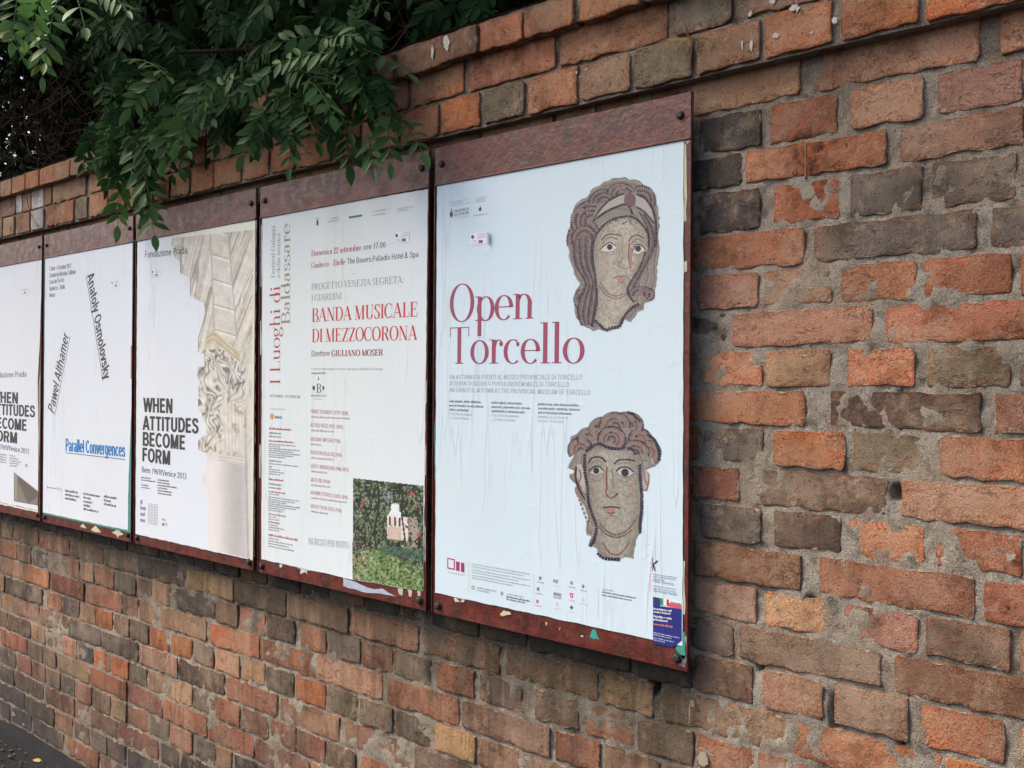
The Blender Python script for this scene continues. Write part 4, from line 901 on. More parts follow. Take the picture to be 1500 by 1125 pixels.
P.text('www.ita-slo.eu', (958, 915), (986, 919), 3.4, (.75, .25, .10), bold=.02, layer=2)
for (y, x1) in ((927, 996), (930, 984), (934.5, 988), (937.5, 975)): P.greek((958, y), x1, 1.7, (.55, .58, .75), 2)
P.build('funding_panel', E_, M['paper'])
# little tax stamps stuck on
def stamp(parent, x, y, w, h, lifted=False):
    P = Print(-.0023); c_ = (.74, .76, .84)
    q = [(x, y), (x+w, y-w*.12), (x+w, y+h-w*.12), (x, y+h)]; P.px(q, c_, 0)
    cx, cy = x+w*.14, y+h*.28
    P.px([(cx+w*.10*math.cos(a*math.pi/4), cy+w*.13*math.sin(a*math.pi/4)) for a in range(8)], (.10, .09, .15), 1)
    for k in range(3): P.greek((x+w*.42, y+h*(.1+.16*k)), x+w*(.95), h*.09, (.25, .22, .35), 1)
    for k in range(2): P.greek((x+w*.06, y+h*(.68+.17*k)), x+w*.42, h*.09, (.3, .28, .42), 1)
    P.px([(x+w*.5, y+h*.56), (x+w*.76, y+h*.53), (x+w*.76, y+h*.80), (x+w*.5, y+h*.83)], (.13, .11, .17), 1)
    if lifted:
        a, b_ = at3(x+w, y-w*.12, .0034), at3(x+w, y+h-w*.12, .0034)
        n = len(P.V); P.V += [tuple(a), tuple(b_), (b_.x+.004, -.010, b_.z), (a.x+.005, -.011, a.z)]; P.F.append((n, n+1, n+2, n+3)); P.C += [(.6, .62, .68)]*4
    P.build('tax_stamp', parent, M['paper'])
stamp(E_, 690, 342.5, 24, 17, True)
# ---- generic mosaic heads
def tess(P, pts, col, size, gap=.25, layer=2, jit=.12, seed=0, closed=False, wid=None):
    """a row of little tesserae along a curve; pts in photo positions"""
    r = random.Random(seed+len(pts)*7+int(pts[0][0]))
    Q = [np.array(p, float) for p in pts]
    if len(Q) > 2:
        Z = [Q[0]]+Q+[Q[-1]]; out = []
        for i in range(1, len(Z)-2):
            for k in range(6):
                t = k/6; a, b_, c_, d_ = Z[i-1:i+3]
                out.append(.5*((2*b_)+(-a+c_)*t+(2*a-5*b_+4*c_-d_)*t*t+(-a+3*b_-3*c_+d_)*t**3))
        out.append(Q[-1]); Q = out
    wid = wid or size
    d = 0; nxt = size/2
    for a, b_ in zip(Q[:-1], Q[1:]):
        L = np.linalg.norm(b_-a)
        if L < 1e-6: continue
        e = (b_-a)/L; n_ = np.array([-e[1], e[0]])
        while nxt <= d+L:
            c_ = a+e*(nxt-d); l = size*(1-gap)/2*r.uniform(1-jit*1.5, 1+jit); w = wid/2*r.uniform(1-jit*1.5, 1+jit)
            th = r.uniform(-.15, .15); e2 = e*math.cos(th)+n_*math.sin(th); m2 = np.array([-e2[1], e2[0]])
            q_ = r.uniform(.80, 1.20); cl_ = col(c_) if callable(col) else col; cc = tuple(k*q_*r.uniform(.94, 1.06) for k in cl_)
            P.px([tuple(c_-e2*l-m2*w), tuple(c_+e2*l-m2*w), tuple(c_+e2*l+m2*w), tuple(c_-e2*l+m2*w)], cc, layer)
            nxt += size
        d += L
K = 9.375
DK, MV, OC, RO, BG, OL = (.035, .028, .050), (.155, .095, .105), (.30, .20, .12), (.24, .085, .085), (.40, .36, .30), (.23, .21, .13)
SKIN = (.35, .325, .275)
def ragged(pts, amp, seed):
    r = random.Random(seed); out = []
    for i in range(len(pts)):
        a, b_ = np.array(pts[i], float), np.array(pts[(i+1) % len(pts)], float); L = np.linalg.norm(b_-a); k = max(1, int(L/42))
        for q in range(k): out.append(tuple(a+(b_-a)*q/k+np.array([r.uniform(-amp, amp), r.uniform(-amp, amp)])))
    return out
def arc(cx, cy, rx, ry, a0, a1, n=14): return [(cx+rx*math.cos(D2R(a0+(a1-a0)*i/n)), cy-ry*math.sin(D2R(a0+(a1-a0)*i/n))) for i in range(n+1)]
def head(ox, oy, outline, groups, name):
    f = lambda p: (ox+p[0]/K, oy+p[1]/K)
    P = Print(-.0018)
    ol = ragged(outline, 15, 3); P.px([f(p) for p in ol], (.21, .19, .18), 0)
    inside = inpoly(outline)
    # background rows of small stones following the outline
    c0 = np.mean(np.array(outline), 0)
    for k in range(26):
        s_ = .975-k*.037
        if s_ < .05: break
        ring = [tuple(c0+(np.array(p)-c0)*s_) for p in outline]+[tuple(c0+(np.array(outline[0])-c0)*s_)]
        tess(P, [f(p) for p in ring], [(.29, .27, .24), (.15, .13, .14), (.24, .22, .17), (.26, .22, .205)][k % 4], 1.9, .2, 1, seed=k)
    for gi, g_ in enumerate(groups):
        kind = g_[0]; P.lift = gi*1.5e-6
        if kind == 'fill':
            P.px([f(p) for p in g_[1]], g_[2], g_[3] if len(g_) > 3 else 2)
        elif kind == 'row':
            tess(P, [f(p) for p in g_[1]], g_[2], g_[3], g_[4] if len(g_) > 4 else .22, g_[5] if len(g_) > 5 else 5, seed=int(g_[1][0][1]), wid=g_[6] if len(g_) > 6 else None)
        elif kind == 'line':
            tess(P, [f(p) for p in g_[1]], g_[2], 1.5, .02, 6, .05, wid=g_[3])
    return P
def skin_tone(face, ox, oy, base):
    A = np.array(face, float); ins = {}
    def f(p):
        x, y = (p[0]-ox)*K, (p[1]-oy)*K; yk = int(y/30)
        if yk not in ins:
            xs = [q for q in range(int(A[:, 0].min()), int(A[:, 0].max()), 12) if inpoly(face)(np.array([float(q)]), np.array([yk*30.]))[0]]
            ins[yk] = (min(xs), max(xs)) if xs else (400, 1200)
        a, b_ = ins[yk]; t = abs((x-(a+b_)/2)/max(1, (b_-a)/2)); k_ = 1.10-.42*t**3
        k_ *= 1-.16*math.exp(-((x-(a+b_)/2)/60)**2)*(1 if 1000 < y < 1300 else 0); wm = .10*max(0, t-.45)
        return (base[0]*k_*(1+wm), base[1]*k_*(1-wm*.4), base[2]*k_*(1-wm*.2))
    return f
def hatch(poly, step, ang, col, size, layer=3, seed=0, bend=0.0):
    """rows of stones filling a region"""
    ins = inpoly(poly); A = np.array(poly, float); c = A.mean(0); R_ = max(np.linalg.norm(A-c, axis=1)); out = []
    e = np.array([math.cos(D2R(ang)), math.sin(D2R(ang))]); n_ = np.array([-e[1], e[0]]); k = -R_
    while k < R_:
        run = []
        for q in np.arange(-R_, R_, 14):
            p = c+e*q+n_*(k+bend*(q/R_)**2*R_*.3)
            if ins(np.array([p[0]]), np.array([p[1]]))[0]: run.append(tuple(p))
            else:
                if len(run) > 2: out.append(('row', run, col, size, .18, layer))
                run = []
        if len(run) > 2: out.append(('row', run, col, size, .18, layer))
        k += step
    return out
H1 = [(780, 100), (900, 100), (980, 115), (1090, 140), (1180, 230), (1270, 310), (1310, 430), (1350, 490), (1375, 660), (1360, 900), (1370, 1100), (1350, 1200), (1340, 1380), (1350, 1480), (1310, 1640), (1300, 1740), (1240, 1810), (1170, 1830), (1160, 1920), (1090, 1930), (1030, 2010), (980, 2080), (930, 2060), (890, 2040), (820, 2150), (700, 2200), (620, 2210), (540, 2180), (460, 2200), (380, 2150), (310, 2110), (300, 2060), (240, 2040), (200, 1880), (210, 1760), (230, 1650), (290, 1560), (240, 1500), (200, 1420), (180, 1320), (140, 1240), (130, 1120), (110, 1030), (110, 900), (150, 720), (200, 540), (250, 440), (350, 370), (440, 270), (560, 190), (640, 140)]
FACE = [(500, 900), (560, 820), (680, 710), (800, 660), (940, 640), (1060, 690), (1150, 780), (1220, 900), (1230, 1050), (1190, 1180), (1110, 1360), (1020, 1500), (960, 1600), (940, 1660), (1000, 1790), (1080, 1830), (960, 1920), (870, 2030), (800, 2140), (640, 2180), (490, 2070), (500, 1900), (520, 1700), (490, 1500), (470, 1300), (480, 1050)]
G = []
HC = [DK, (.20, .15, .15), (.12, .07, .085), DK, (.24, .18, .13), (.13, .06, .07)]
for (cx, cy, r0, r1, st, a0, a1, fy) in ((345, 960, 50, 235, 27, 195, 15, 1.2), (440, 700, 60, 275, 27, 205, 70, 1.0), (620, 440, 40, 210, 26, 185, 5, .85), (850, 330, 50, 190, 26, 180, 20, .8), (1130, 420, 60, 190, 26, 120, -20, 1.1), (330, 1770, 30, 125, 24, 300, -40, 1.1), (1130, 1700, 30, 170, 26, 200, -60, .6)):
    k = 0
    G.append(('fill', arc(cx, cy, r1, r1*fy, a0, a1, 14)+([(cx, cy)] if abs(a1-a0) < 300 else []), (.20, .16, .155), 3))
    for r_ in np.arange(r1, r0, -st*.8):
        G.append(('row', arc(cx, cy, r_, r_*fy, a0, a1, 10), HC[k % 6], 3.3 if k % 3 == 0 else 2.3, .26, 3)); k += 1
for k in range(10):     # long locks down the left side, then the right
    o_ = k*30; G.append(('row', [(455-o_, 880+o_*.3), (440-o_*.9, 1080), (440-o_*.85, 1230), (470-o_*.75, 1380), (500-o_*.5, 1560), (500-o_*.8, 1760), (470-o_*.8, 1960), (440-o_*.5, 2120)], HC[k % 3*1 if k % 3 else 0], 2.8, .24, 3))
for k in range(5):
    o_ = k*27; G.append(('row', [(1100+o_, 560+o_*.6), (1215+o_*.8, 800), (1235+o_*.9, 1010), (1180+o_*.8, 1190), (1080+o_*.8, 1380), (960+o_*.8, 1600)], HC[k % 3], 2.6, .24, 3))
G.append(('fill', FACE, (.29, .27, .23), 4))
SKF = skin_tone(FACE, 820, 250, SKIN)
for k in range(44):     # flesh tones laid in rows that follow the cheek
    y = 680+k*34; xs_ = [x for x in range(470, 1240, 14) if inpoly(FACE)(np.array([float(x)]), np.array([float(y)]))[0]]
    if len(xs_) > 4: G.append(('row', [(x, y+18*math.sin((x-xs_[0])/(xs_[-1]-xs_[0]+1)*math.pi)) for x in xs_[::3]], SKF, 3.2, .10, 5, 3.9))
G += [('row', [(950, 625), (800, 650), (660, 710), (560, 810), (500, 900), (465, 1030), (462, 1200), (490, 1400), (512, 1600), (520, 1800), (492, 1950), (450, 2130)], DK, 3.4, .16, 6),
      ('row', [(960, 620), (1080, 680), (1170, 780), (1222, 880), (1228, 1050)], DK, 3.0, .16, 6), ('row', [(1185, 1120), (1100, 1350), (1000, 1500), (940, 1620), (960, 1720), (1040, 1820)], DK, 3.2, .16, 6),
      ('row', [(1100, 1830), (1000, 1880), (920, 1960), (870, 2040), (820, 2140), (700, 2160), (640, 2190), (560, 2120), (480, 2050)], DK, 4.2, .14, 6),
      ('row', [(540, 1560), (620, 1680), (700, 1740), (800, 1760), (880, 1730), (920, 1680)], RO, 2.0, .2, 6), ('row', [(560, 1530), (640, 1650), (710, 1705), (800, 1722), (880, 1690)], MV, 2.0, .2, 6),
      ('fill', [(490, 670), (560, 560), (680, 430), (820, 355), (910, 330), (900, 450), (780, 490), (640, 550), (560, 610)], (.35, .34, .32), 4),
      ('fill', [(1060, 340), (1180, 400), (1270, 540), (1310, 700), (1230, 620), (1140, 530), (1050, 480)], (.35, .34, .32), 4),
      ('row', [(470, 690), (550, 550), (670, 420), (820, 335), (900, 315)], DK, 2.6, .15, 6), ('row', [(520, 650), (640, 565), (780, 500), (900, 465), (980, 520), (1000, 600)], DK, 3.0, .15, 6),
      ('row', [(1060, 320), (1190, 390), (1285, 540), (1325, 720), (1335, 900), (1330, 1050)], DK, 2.8, .15, 6), ('row', [(1060, 500), (1150, 550), (1240, 640), (1300, 720)], DK, 2.4, .15, 6),
      ('fill', arc(965, 400, 62, 75, 0, 337, 15), (.14, .08, .12), 5), ('row', arc(965, 400, 70, 84, 0, 350), RO, 2.0, .2, 6),
      ('fill', [(565, 1092), (640, 1020), (700, 995), (780, 1030), (800, 1055), (740, 1105), (640, 1115)], (.55, .53, .47), 6), ('fill', [(1010, 1120), (1060, 1025), (1130, 1035), (1180, 1085), (1150, 1115), (1080, 1150)], (.55, .53, .47), 6),
      ('line', [(580, 960), (640, 895), (720, 872), (850, 892)], DK, 1.5), ('line', [(955, 970), (1000, 910), (1080, 885), (1160, 935)], DK, 1.5),
      ('row', [(590, 1000), (650, 940), (720, 915), (810, 950)], RO, 1.8, .2, 6), ('row', [(985, 1020), (1040, 950), (1100, 945), (1165, 990)], RO, 1.8, .2, 6),
      ('line', [(555, 1092), (640, 1018), (700, 990), (790, 1042)], DK, 1.5), ('line', [(1000, 1115), (1060, 1018), (1130, 1030), (1185, 1085)], DK, 1.5),
      ('line', [(560, 1095), (640, 1120), (740, 1112), (800, 1055)], (.15, .11, .10), .7), ('line', [(1010, 1125), (1080, 1160), (1150, 1115)], (.15, .11, .10), .7), ('line', [(640, 1140), (720, 1158), (775, 1125)], (.2, .16, .13), .7),
      ('line', [(870, 900), (872, 1080), (868, 1240)], (.20, .16, .12), .6), ('line', [(868, 1250), (820, 1262), (808, 1300), (845, 1318), (900, 1350), (950, 1325)], (.10, .06, .07), .8),
      ('row', [(965, 990), (955, 1120), (965, 1260), (985, 1340)], RO, 2.2, .1, 6), ('row', [(985, 1060), (985, 1180), (1000, 1300)], (.32, .16, .13), 2.0, .1, 6),
      ('line', [(750, 1478), (820, 1450), (860, 1458), (900, 1448), (945, 1482)], (.12, .03, .035), 1.2), ('fill', [(800, 1472), (850, 1465), (905, 1472), (885, 1520), (850, 1535), (820, 1520)], (.42, .20, .18), 6), ('line', [(800, 1480), (825, 1525), (855, 1535), (890, 1520), (905, 1480)], (.13, .05, .05), .8),
      ('line', [(800, 1575), (850, 1545), (905, 1570)], (.24, .19, .15), .6), ('line', [(540, 1880), (640, 1980), (770, 2100)], (.15, .11, .10), .8), ('line', [(860, 735), (945, 690)], DK, 1.2), ('line', [(955, 650), (975, 710), (1010, 750)], DK, 1.2),
      ('row', [(640, 1270), (690, 1275)], (.45, .26, .22), 2.6, .1, 6), ('row', [(640, 1300), (690, 1305)], (.45, .26, .22), 2.6, .1, 6)]
for (cx, cy, r_) in ((695, 1050, 38), (1085, 1072, 41)): G.append(('fill', arc(cx, cy, r_, r_*1.05, 0, 337, 15), DK, 8))
P = head(820, 250, H1, G, 'h1'); P.build('mosaic_head', E_, M['paper'])
H2 = [(930, 70), (1010, 80), (1130, 210), (1150, 300), (1200, 380), (1300, 430), (1360, 540), (1385, 700), (1370, 770), (1320, 810), (1270, 740), (1180, 720), (1160, 800), (1180, 870), (1240, 930), (1220, 1100), (1200, 1160), (1150, 1180), (1150, 1480), (1130, 1560), (1130, 1750), (1080, 1780), (1040, 1900), (1010, 2100), (960, 2070), (850, 2080), (820, 2110), (740, 2110), (640, 2100), (520, 2010), (560, 1960), (440, 1920), (400, 1930), (440, 1800), (370, 1760), (370, 1640), (400, 1570), (370, 1460), (330, 1360), (210, 1180), (230, 1080), (200, 1050), (150, 1000), (130, 940), (200, 920), (210, 870), (120, 840), (130, 780), (180, 700), (200, 600), (170, 520), (140, 430), (220, 370), (340, 320), (480, 280), (500, 210), (600, 160), (700, 130), (820, 90)]
FACE2 = [(370, 720), (400, 640), (500, 560), (620, 580), (740, 600), (880, 600), (1000, 620), (1080, 700), (1105, 850), (1110, 1100), (1120, 1300), (1105, 1480), (1090, 1740), (1030, 1880), (990, 2040), (850, 2060), (700, 2070), (560, 1980), (520, 1900), (500, 1700), (470, 1560), (430, 1400), (400, 1100), (380, 900)]
SK2 = (.285, .27, .235)
G = []
HC = [DK, (.20, .13, .125), (.24, .19, .17), (.15, .06, .06), (.20, .15, .14)]
for (cx, cy, r0, r1, st, a0, a1, fy) in ((290, 600, 20, 170, 28, 215, 20, 1.0), (400, 450, 20, 150, 28, 200, 20, 1.0), (1240, 640, 20, 150, 28, 160, -60, 1.1), (1110, 470, 20, 160, 28, 190, -20, 1.0), (960, 270, 20, 190, 28, 190, -30, .95), (580, 320, 20, 170, 28, 200, 0, .95), (760, 300, 30, 215, 28, 180, 0, 1.0), (1040, 640, 30, 190, 28, 190, -10, .9), (720, 460, 20, 190, 28, 200, -60, .95)):
    k = 0
    G.append(('fill', arc(cx, cy, r1, r1*fy, a0, a1, 14)+[(cx, cy)], (.20, .16, .15), 3))
    for r_ in np.arange(r1, r0, -st):
        G.append(('row', arc(cx, cy, r_, r_*fy, a0, a1, 12), HC[k % 5], 3.1 if k % 5 in (0, 3) else 2.3, .22, 3)); k += 1
G.append(('fill', FACE2, (.225, .215, .19), 4))
SKF = skin_tone(FACE2, 820, 595, SK2)
for k in range(46):
    y = 600+k*33; xs_ = [x for x in range(370, 1130, 14) if inpoly(FACE2)(np.array([float(x)]), np.array([float(y)]))[0]]
    if len(xs_) > 4: G.append(('row', [(x, y+22*math.sin((x-xs_[0])/(xs_[-1]-xs_[0]+1)*math.pi)) for x in xs_[::3]], SKF, 3.2, .10, 5, 3.8))
G += [('row', [(360, 620), (450, 550), (560, 515), (640, 555), (740, 580), (860, 580), (920, 530)], DK, 4.6, .12, 6), ('row', [(930, 580), (1000, 590), (1060, 670)], DK, 4.4, .14, 6),
      ('row', [(350, 650), (352, 900), (390, 1100), (402, 1300), (440, 1450), (500, 1600), (512, 1700), (470, 1850), (422, 1920)], DK, 4.4, .12, 6), ('row', [(1105, 800), (1110, 1000), (1130, 1200), (1130, 1400), (1112, 1560), (1108, 1750)], DK, 4.2, .12, 6),
      ('row', [(1200, 390), (1300, 450), (1350, 560), (1370, 700), (1355, 770)], DK, 4.2, .12, 6), ('row', [(930, 80), (1010, 110), (1060, 160), (1120, 210)], DK, 4.2, .12, 6), ('row', [(520, 2010), (600, 2080), (700, 2095), (820, 2100)], DK, 4.6, .12, 6),
      ('row', [(400, 790), (450, 712), (540, 695), (600, 720), (650, 775)], DK, 2.6, .12, 6), ('row', [(750, 795), (820, 740), (940, 732), (1050, 755)], DK, 2.6, .12, 6), ('row', [(430, 800), (500, 745), (580, 755)], (.25, .15, .14), 2.2, .2, 6), ('row', [(800, 800), (880, 775), (980, 785)], (.25, .15, .14), 2.2, .2, 6),
      ('fill', [(430, 920), (480, 850), (540, 835), (600, 875), (590, 915), (510, 945)], (.45, .43, .40), 6), ('fill', [(790, 900), (850, 850), (940, 845), (1030, 910), (960, 960), (860, 955)], (.45, .43, .40), 6),
      ('row', [(405, 890), (470, 835), (540, 825), (605, 875)], DK, 2.6, .1, 7), ('row', [(780, 895), (850, 842), (940, 842), (1040, 915)], DK, 2.6, .1, 7), ('line', [(430, 930), (510, 960), (590, 915)], (.12, .09, .09), .8), ('line', [(800, 930), (870, 975), (960, 970), (1030, 925)], (.12, .09, .09), .8),
      ('line', [(420, 975), (540, 1025), (620, 930)], (.18, .15, .12), 1.0), ('line', [(800, 975), (890, 1040), (1000, 985)], (.18, .15, .12), 1.0),
      ('row', [(655, 830), (650, 1000), (655, 1130), (640, 1190), (700, 1265), (760, 1235), (815, 1195)], (.16, .035, .045), 2.2, .1, 6), ('row', [(735, 850), (740, 1000), (742, 1110)], (.18, .16, .13), 2.0, .1, 6),
      ('row', [(600, 1390), (700, 1382), (780, 1385), (850, 1408)], (.06, .03, .04), 2.4, .12, 7), ('fill', [(650, 1398), (770, 1398), (760, 1455), (700, 1468), (665, 1450)], (.36, .17, .17), 6), ('row', [(660, 1450), (700, 1475), (765, 1455)], (.15, .05, .06), 2.0, .12, 7),
      ('line', [(660, 1505), (720, 1495), (780, 1515)], (.15, .12, .10), 1.0), ('row', arc(740, 1620, 120, 110, 200, -20), (.22, .20, .17), 2.0, .2, 6),
      ('row', [(560, 1600), (640, 1700), (760, 1765), (880, 1735), (980, 1660), (1045, 1560)], (.15, .05, .06), 2.6, .2, 6), ('row', [(540, 1640), (630, 1745), (760, 1800), (890, 1775), (1010, 1690)], (.10, .06, .07), 2.4, .2, 6),
      ('row', [(600, 1870), (680, 2000), (800, 2038), (900, 1960), (965, 1860)], (.16, .07, .06), 2.2, .15, 6), ('row', arc(940, 1160, 72, 78, 120, -140), (.30, .18, .15), 2.4, .1, 6),
      ('fill', [(250, 800), (300, 790), (340, 900), (360, 1080), (350, 1200), (290, 1100), (240, 950)], (.40, .36, .35), 5), ('row', [(235, 830), (225, 980), (280, 1150), (350, 1270)], DK, 3.0, .12, 6), ('row', [(275, 860), (300, 960), (270, 1060), (320, 1130)], RO, 2.4, .12, 6),
      ('fill', [(1150, 900), (1200, 890), (1230, 960), (1205, 1120), (1160, 1160)], (.40, .33, .33), 5), ('row', [(1165, 900), (1175, 1000), (1210, 1080)], RO, 2.6, .12, 6)]
for k in range(8): G.append(('row', [(215+k*22, 1160+k*62), (260+k*20, 1170+k*58)], (.28, .21, .12), 4.0, .1, 6))
for (cx, cy, r_) in ((510, 885, 42), (905, 910, 52)): G.append(('fill', arc(cx, cy, r_, r_*1.05, 0, 337, 15), (.03, .022, .04), 8))
P = head(820, 595, H2, G, 'h2'); P.build('mosaic_head', E_, M['paper'])
# ---- poster D : the concert
D_ = poster('white concert poster with red serif capitals and a garden photograph in its lower corner', (383, 820))
paper(D_, [(383.5, 819), (518, 849), (621, 866), (627.5, 277), (385, 318)], (.62, .695, .745), .0010, 2, -.0016)
P = Print(); RED, DRED, GG, GOLD = (.48, .035, .045), (.24, .02, .03), (.20, .22, .20), (.30, .24, .15)
P.text('BANDA MUSICALE', (457.3, 471.6), (612.8, 463.6), 19.5, RED, 'serif', thick=.17, thin=.045)
P.text('DI MEZZOCORONA', (457.3, 501.2), (612, 497.8), 19, RED, 'serif', thick=.17, thin=.045)
P.build('headline', D_, M['paper'])
P = Print()
P.text('Domenica 22 settembre', (456.7, 375.4), (530, 366.6), 8.2, (.34, .03, .05), 'serif', thick=.15, thin=.05)
P.text('ore 17.00', (533, 366.3), (566, 362.6), 8.4, BLK, 'grot', thick=.11, thin=.09)
P.text('Giudecca - Zitelle', (456.7, 393), (506.5, 387.4), 8.2, (.34, .03, .05), 'serif', thick=.15, thin=.05)
P.text('The Bauers Palladio Hotel & Spa', (509, 387), (614, 376.6), 8.4, BLK, 'grot', thick=.11, thin=.09)
P.text('PROGETTO VENEZIA SEGRETA:', (456.7, 425), (592, 414.2), 9.4, GG, 'serif', thick=.12, thin=.04)
P.text('I GIARDINI', (456.7, 441.4), (501.5, 438), 9.2, GG, 'serif', thick=.12, thin=.04)
P.text('Direttore', (456.7, 522.2), (483.8, 521.6), 8.4, BLK, 'grot', thick=.11, thin=.09)
P.text('GIULIANO MOSER', (486.3, 522), (562, 520.8), 8.8, DRED, 'serif', thick=.2, thin=.07)
P.text('I Luoghi di', (411, 564), (411, 417.5), 15, (.38, .04, .055), 'serif', hor=True, thick=.11, thin=.03)
P.text('Baldassare', (425.6, 476), (425.6, 327), 13, GOLD, 'serif', hor=True, thick=.13, thin=.035)
P.text('Festival Galuppi', (403.3, 407), (403.3, 330), 5.6, GG, 'serif', hor=True, thick=.12, thin=.045)
P.text('e della musica', (411.2, 407), (411.2, 340.5), 5.6, GG, 'serif', hor=True, thick=.12, thin=.045)
P.text('In caso di cattivo tempo il concerto avrà luogo nella Sala dei Convegni,', (457, 541.8), (562, 542), 3.6, (.25, .26, .26), bold=0, res=1)
P.greek((457, 548), 477, 2.8, (.25, .26, .26))
P.text('B', (464, 575), (471.5, 575.3), 13, DGR, 'serif', thick=.14, thin=.05)
P.px([(458.6, 565.5), (462, 565.4), (462, 570.5), (460.3, 571.8), (458.6, 570.3)], DGR, 1); P.px([(472.6, 565.8), (476.4, 565.9), (475.4, 568), (475.8, 571.6), (473.6, 571)], DGR, 1); P.px([(466.8, 552), (467.6, 552), (468, 557), (466.4, 557)], DGR, 1)
P.greek((456, 580.6), 478, 3.4, (.36, .36, .36)); P.greek((461, 585), 472, 1.6, (.5, .5, .5))
for (y, x1, tx, x2) in ((605.2, 510.5, 'FRANZ SCHUBERT (1797-1828)', 513), (625, 503.5, 'ALFRED REED (1921-2005)', 489), (645.3, 499.5, 'GIULIANO MOSER (1954)', 472), (665, 501.5, 'DEREK BOURGEOIS (1941)', 490), (684.8, 511.5, 'LEROY ANDERSON (1908-1975)', 480), (704.8, 484.5, 'JACK END (1964)', 484), (723.6, 510.5, 'JOHANN STRAUSS (1825-1899)', 508), (743.4, 501, 'JULIUS FUČÍK (1872-1916)', 482)):
    sl_ = (y-536)/1255
    P.text(tx, (455.3, y), (x1, y+sl_*(x1-455)), 5.6, (.42, .06, .10), 'grot', thick=.11, thin=.09); P.greek((456.5, y+6.6), x2, 3.0, (.45, .36, .38))
P.text('INGRESSO PER INVITO', (452.4, 797), (512.5, 803.5), 9.2, GG, 'serif', thick=.12, thin=.045)
P.text('SETTEMBRE - OTTOBRE 2013', (396, 581.4), (441.5, 583.4), 3.6, (.22, .24, .23), 'serif', thick=.16, thin=.08)
P.greek((396, 599.5), 419, 2.0, (.45, .47, .47))
P.px([(399+(5.2 if k % 2 else 3.2)*math.cos(k*math.pi/8)*.72, 610+(5.4 if k % 2 else 3.4)*math.sin(k*math.pi/8)) for k in range(16)], (.68, .26, .04), 1)
P.text('aec', (403, 612.6), (413.8, 613.4), 5.6, (.05, .07, .12), bold=.02)
for (y, x1, h_, c_) in ((629, 427, 3.4, RED), (635, 412, 2.6, GG), (640, 412, 2.6, GG), (646.6, 431, 2.6, RED), (651, 434, 2.0, GRY), (654, 410, 2.0, GRY), (657.2, 440, 2.2, GRY), (660.4, 430, 2.0, GRY), (663.4, 440, 2.2, GRY), (666.4, 430, 2.0, GRY), (669.4, 418, 2.0, GRY), (675.6, 413, 2.6, GG), (679.6, 438, 2.0, GRY), (684.4, 399, 2.4, GG), (688, 410, 2.0, GRY), (691.3, 417, 2.0, GRY), (694.6, 411, 2.0, GRY),
                        (703, 415, 3.6, RED), (709.6, 413, 2.8, GG), (714.8, 413, 2.8, GG), (720.6, 419, 2.6, RED), (724, 409, 2.0, GRY), (728.6, 439, 2.0, GRY), (732, 433, 2.0, GRY), (735, 420, 2.0, GRY), (738.2, 440, 2.2, GRY), (741.2, 434, 2.0, GRY), (744.4, 418, 2.0, GRY), (747.6, 414, 2.0, GRY), (753.5, 420, 2.6, GG), (757, 405, 2.0, GRY), (760.5, 409, 2.0, GRY), (765, 411, 2.6, RED), (768.8, 407, 2.0, GRY), (772.4, 417, 2.0, GRY), (776, 409, 2.0, GRY), (784.5, 437.5, 3.6, RED), (788.6, 409, 2.0, GRY), (792.4, 430, 2.0, GRY), (796.4, 424, 2.0, GRY), (800.4, 432, 2.0, GRY)):
    P.greek((395-(y-629)*.008, y), x1, h_, c_)
P.px([(464.6, 322.5), (467, 322.3), (467.3, 328.5), (465.8, 331.5), (464.2, 329)], DGR, 1); P.greek((463, 321), 468.4, 1.4, GRY)
P.greek((484, 321.5), 497, 2.2, LGR); P.greek((481, 326), 498.5, 2.2, LGR)
P.px([(511.7, 317.2), (531, 314.2), (531, 317.4), (511.7, 320.2)], (.06, .16, .22), 1)
P.greek((547, 311), 566, 2.2, LGR); P.greek((547, 316.5), 565, 2.2, LGR); P.greek((586, 306.5), 606, 2.0, LGR); P.greek((586, 309.6), 598, 2.0, LGR)
P.px([(581.5, 305), (585, 304.6), (585, 309.6), (581.5, 310)], LGR, 1); P.px([(582.2, 306), (584.3, 305.7), (584.3, 308.9), (582.2, 309.2)], PWD, 2)
P.build('small_print', D_, M['paper'])
stamp(D_, 579, 341, 21.5, 15.5)
GARD = [(518.3, 700.3), (621.5, 711.6), (621.5, 866), (517, 848.3)]
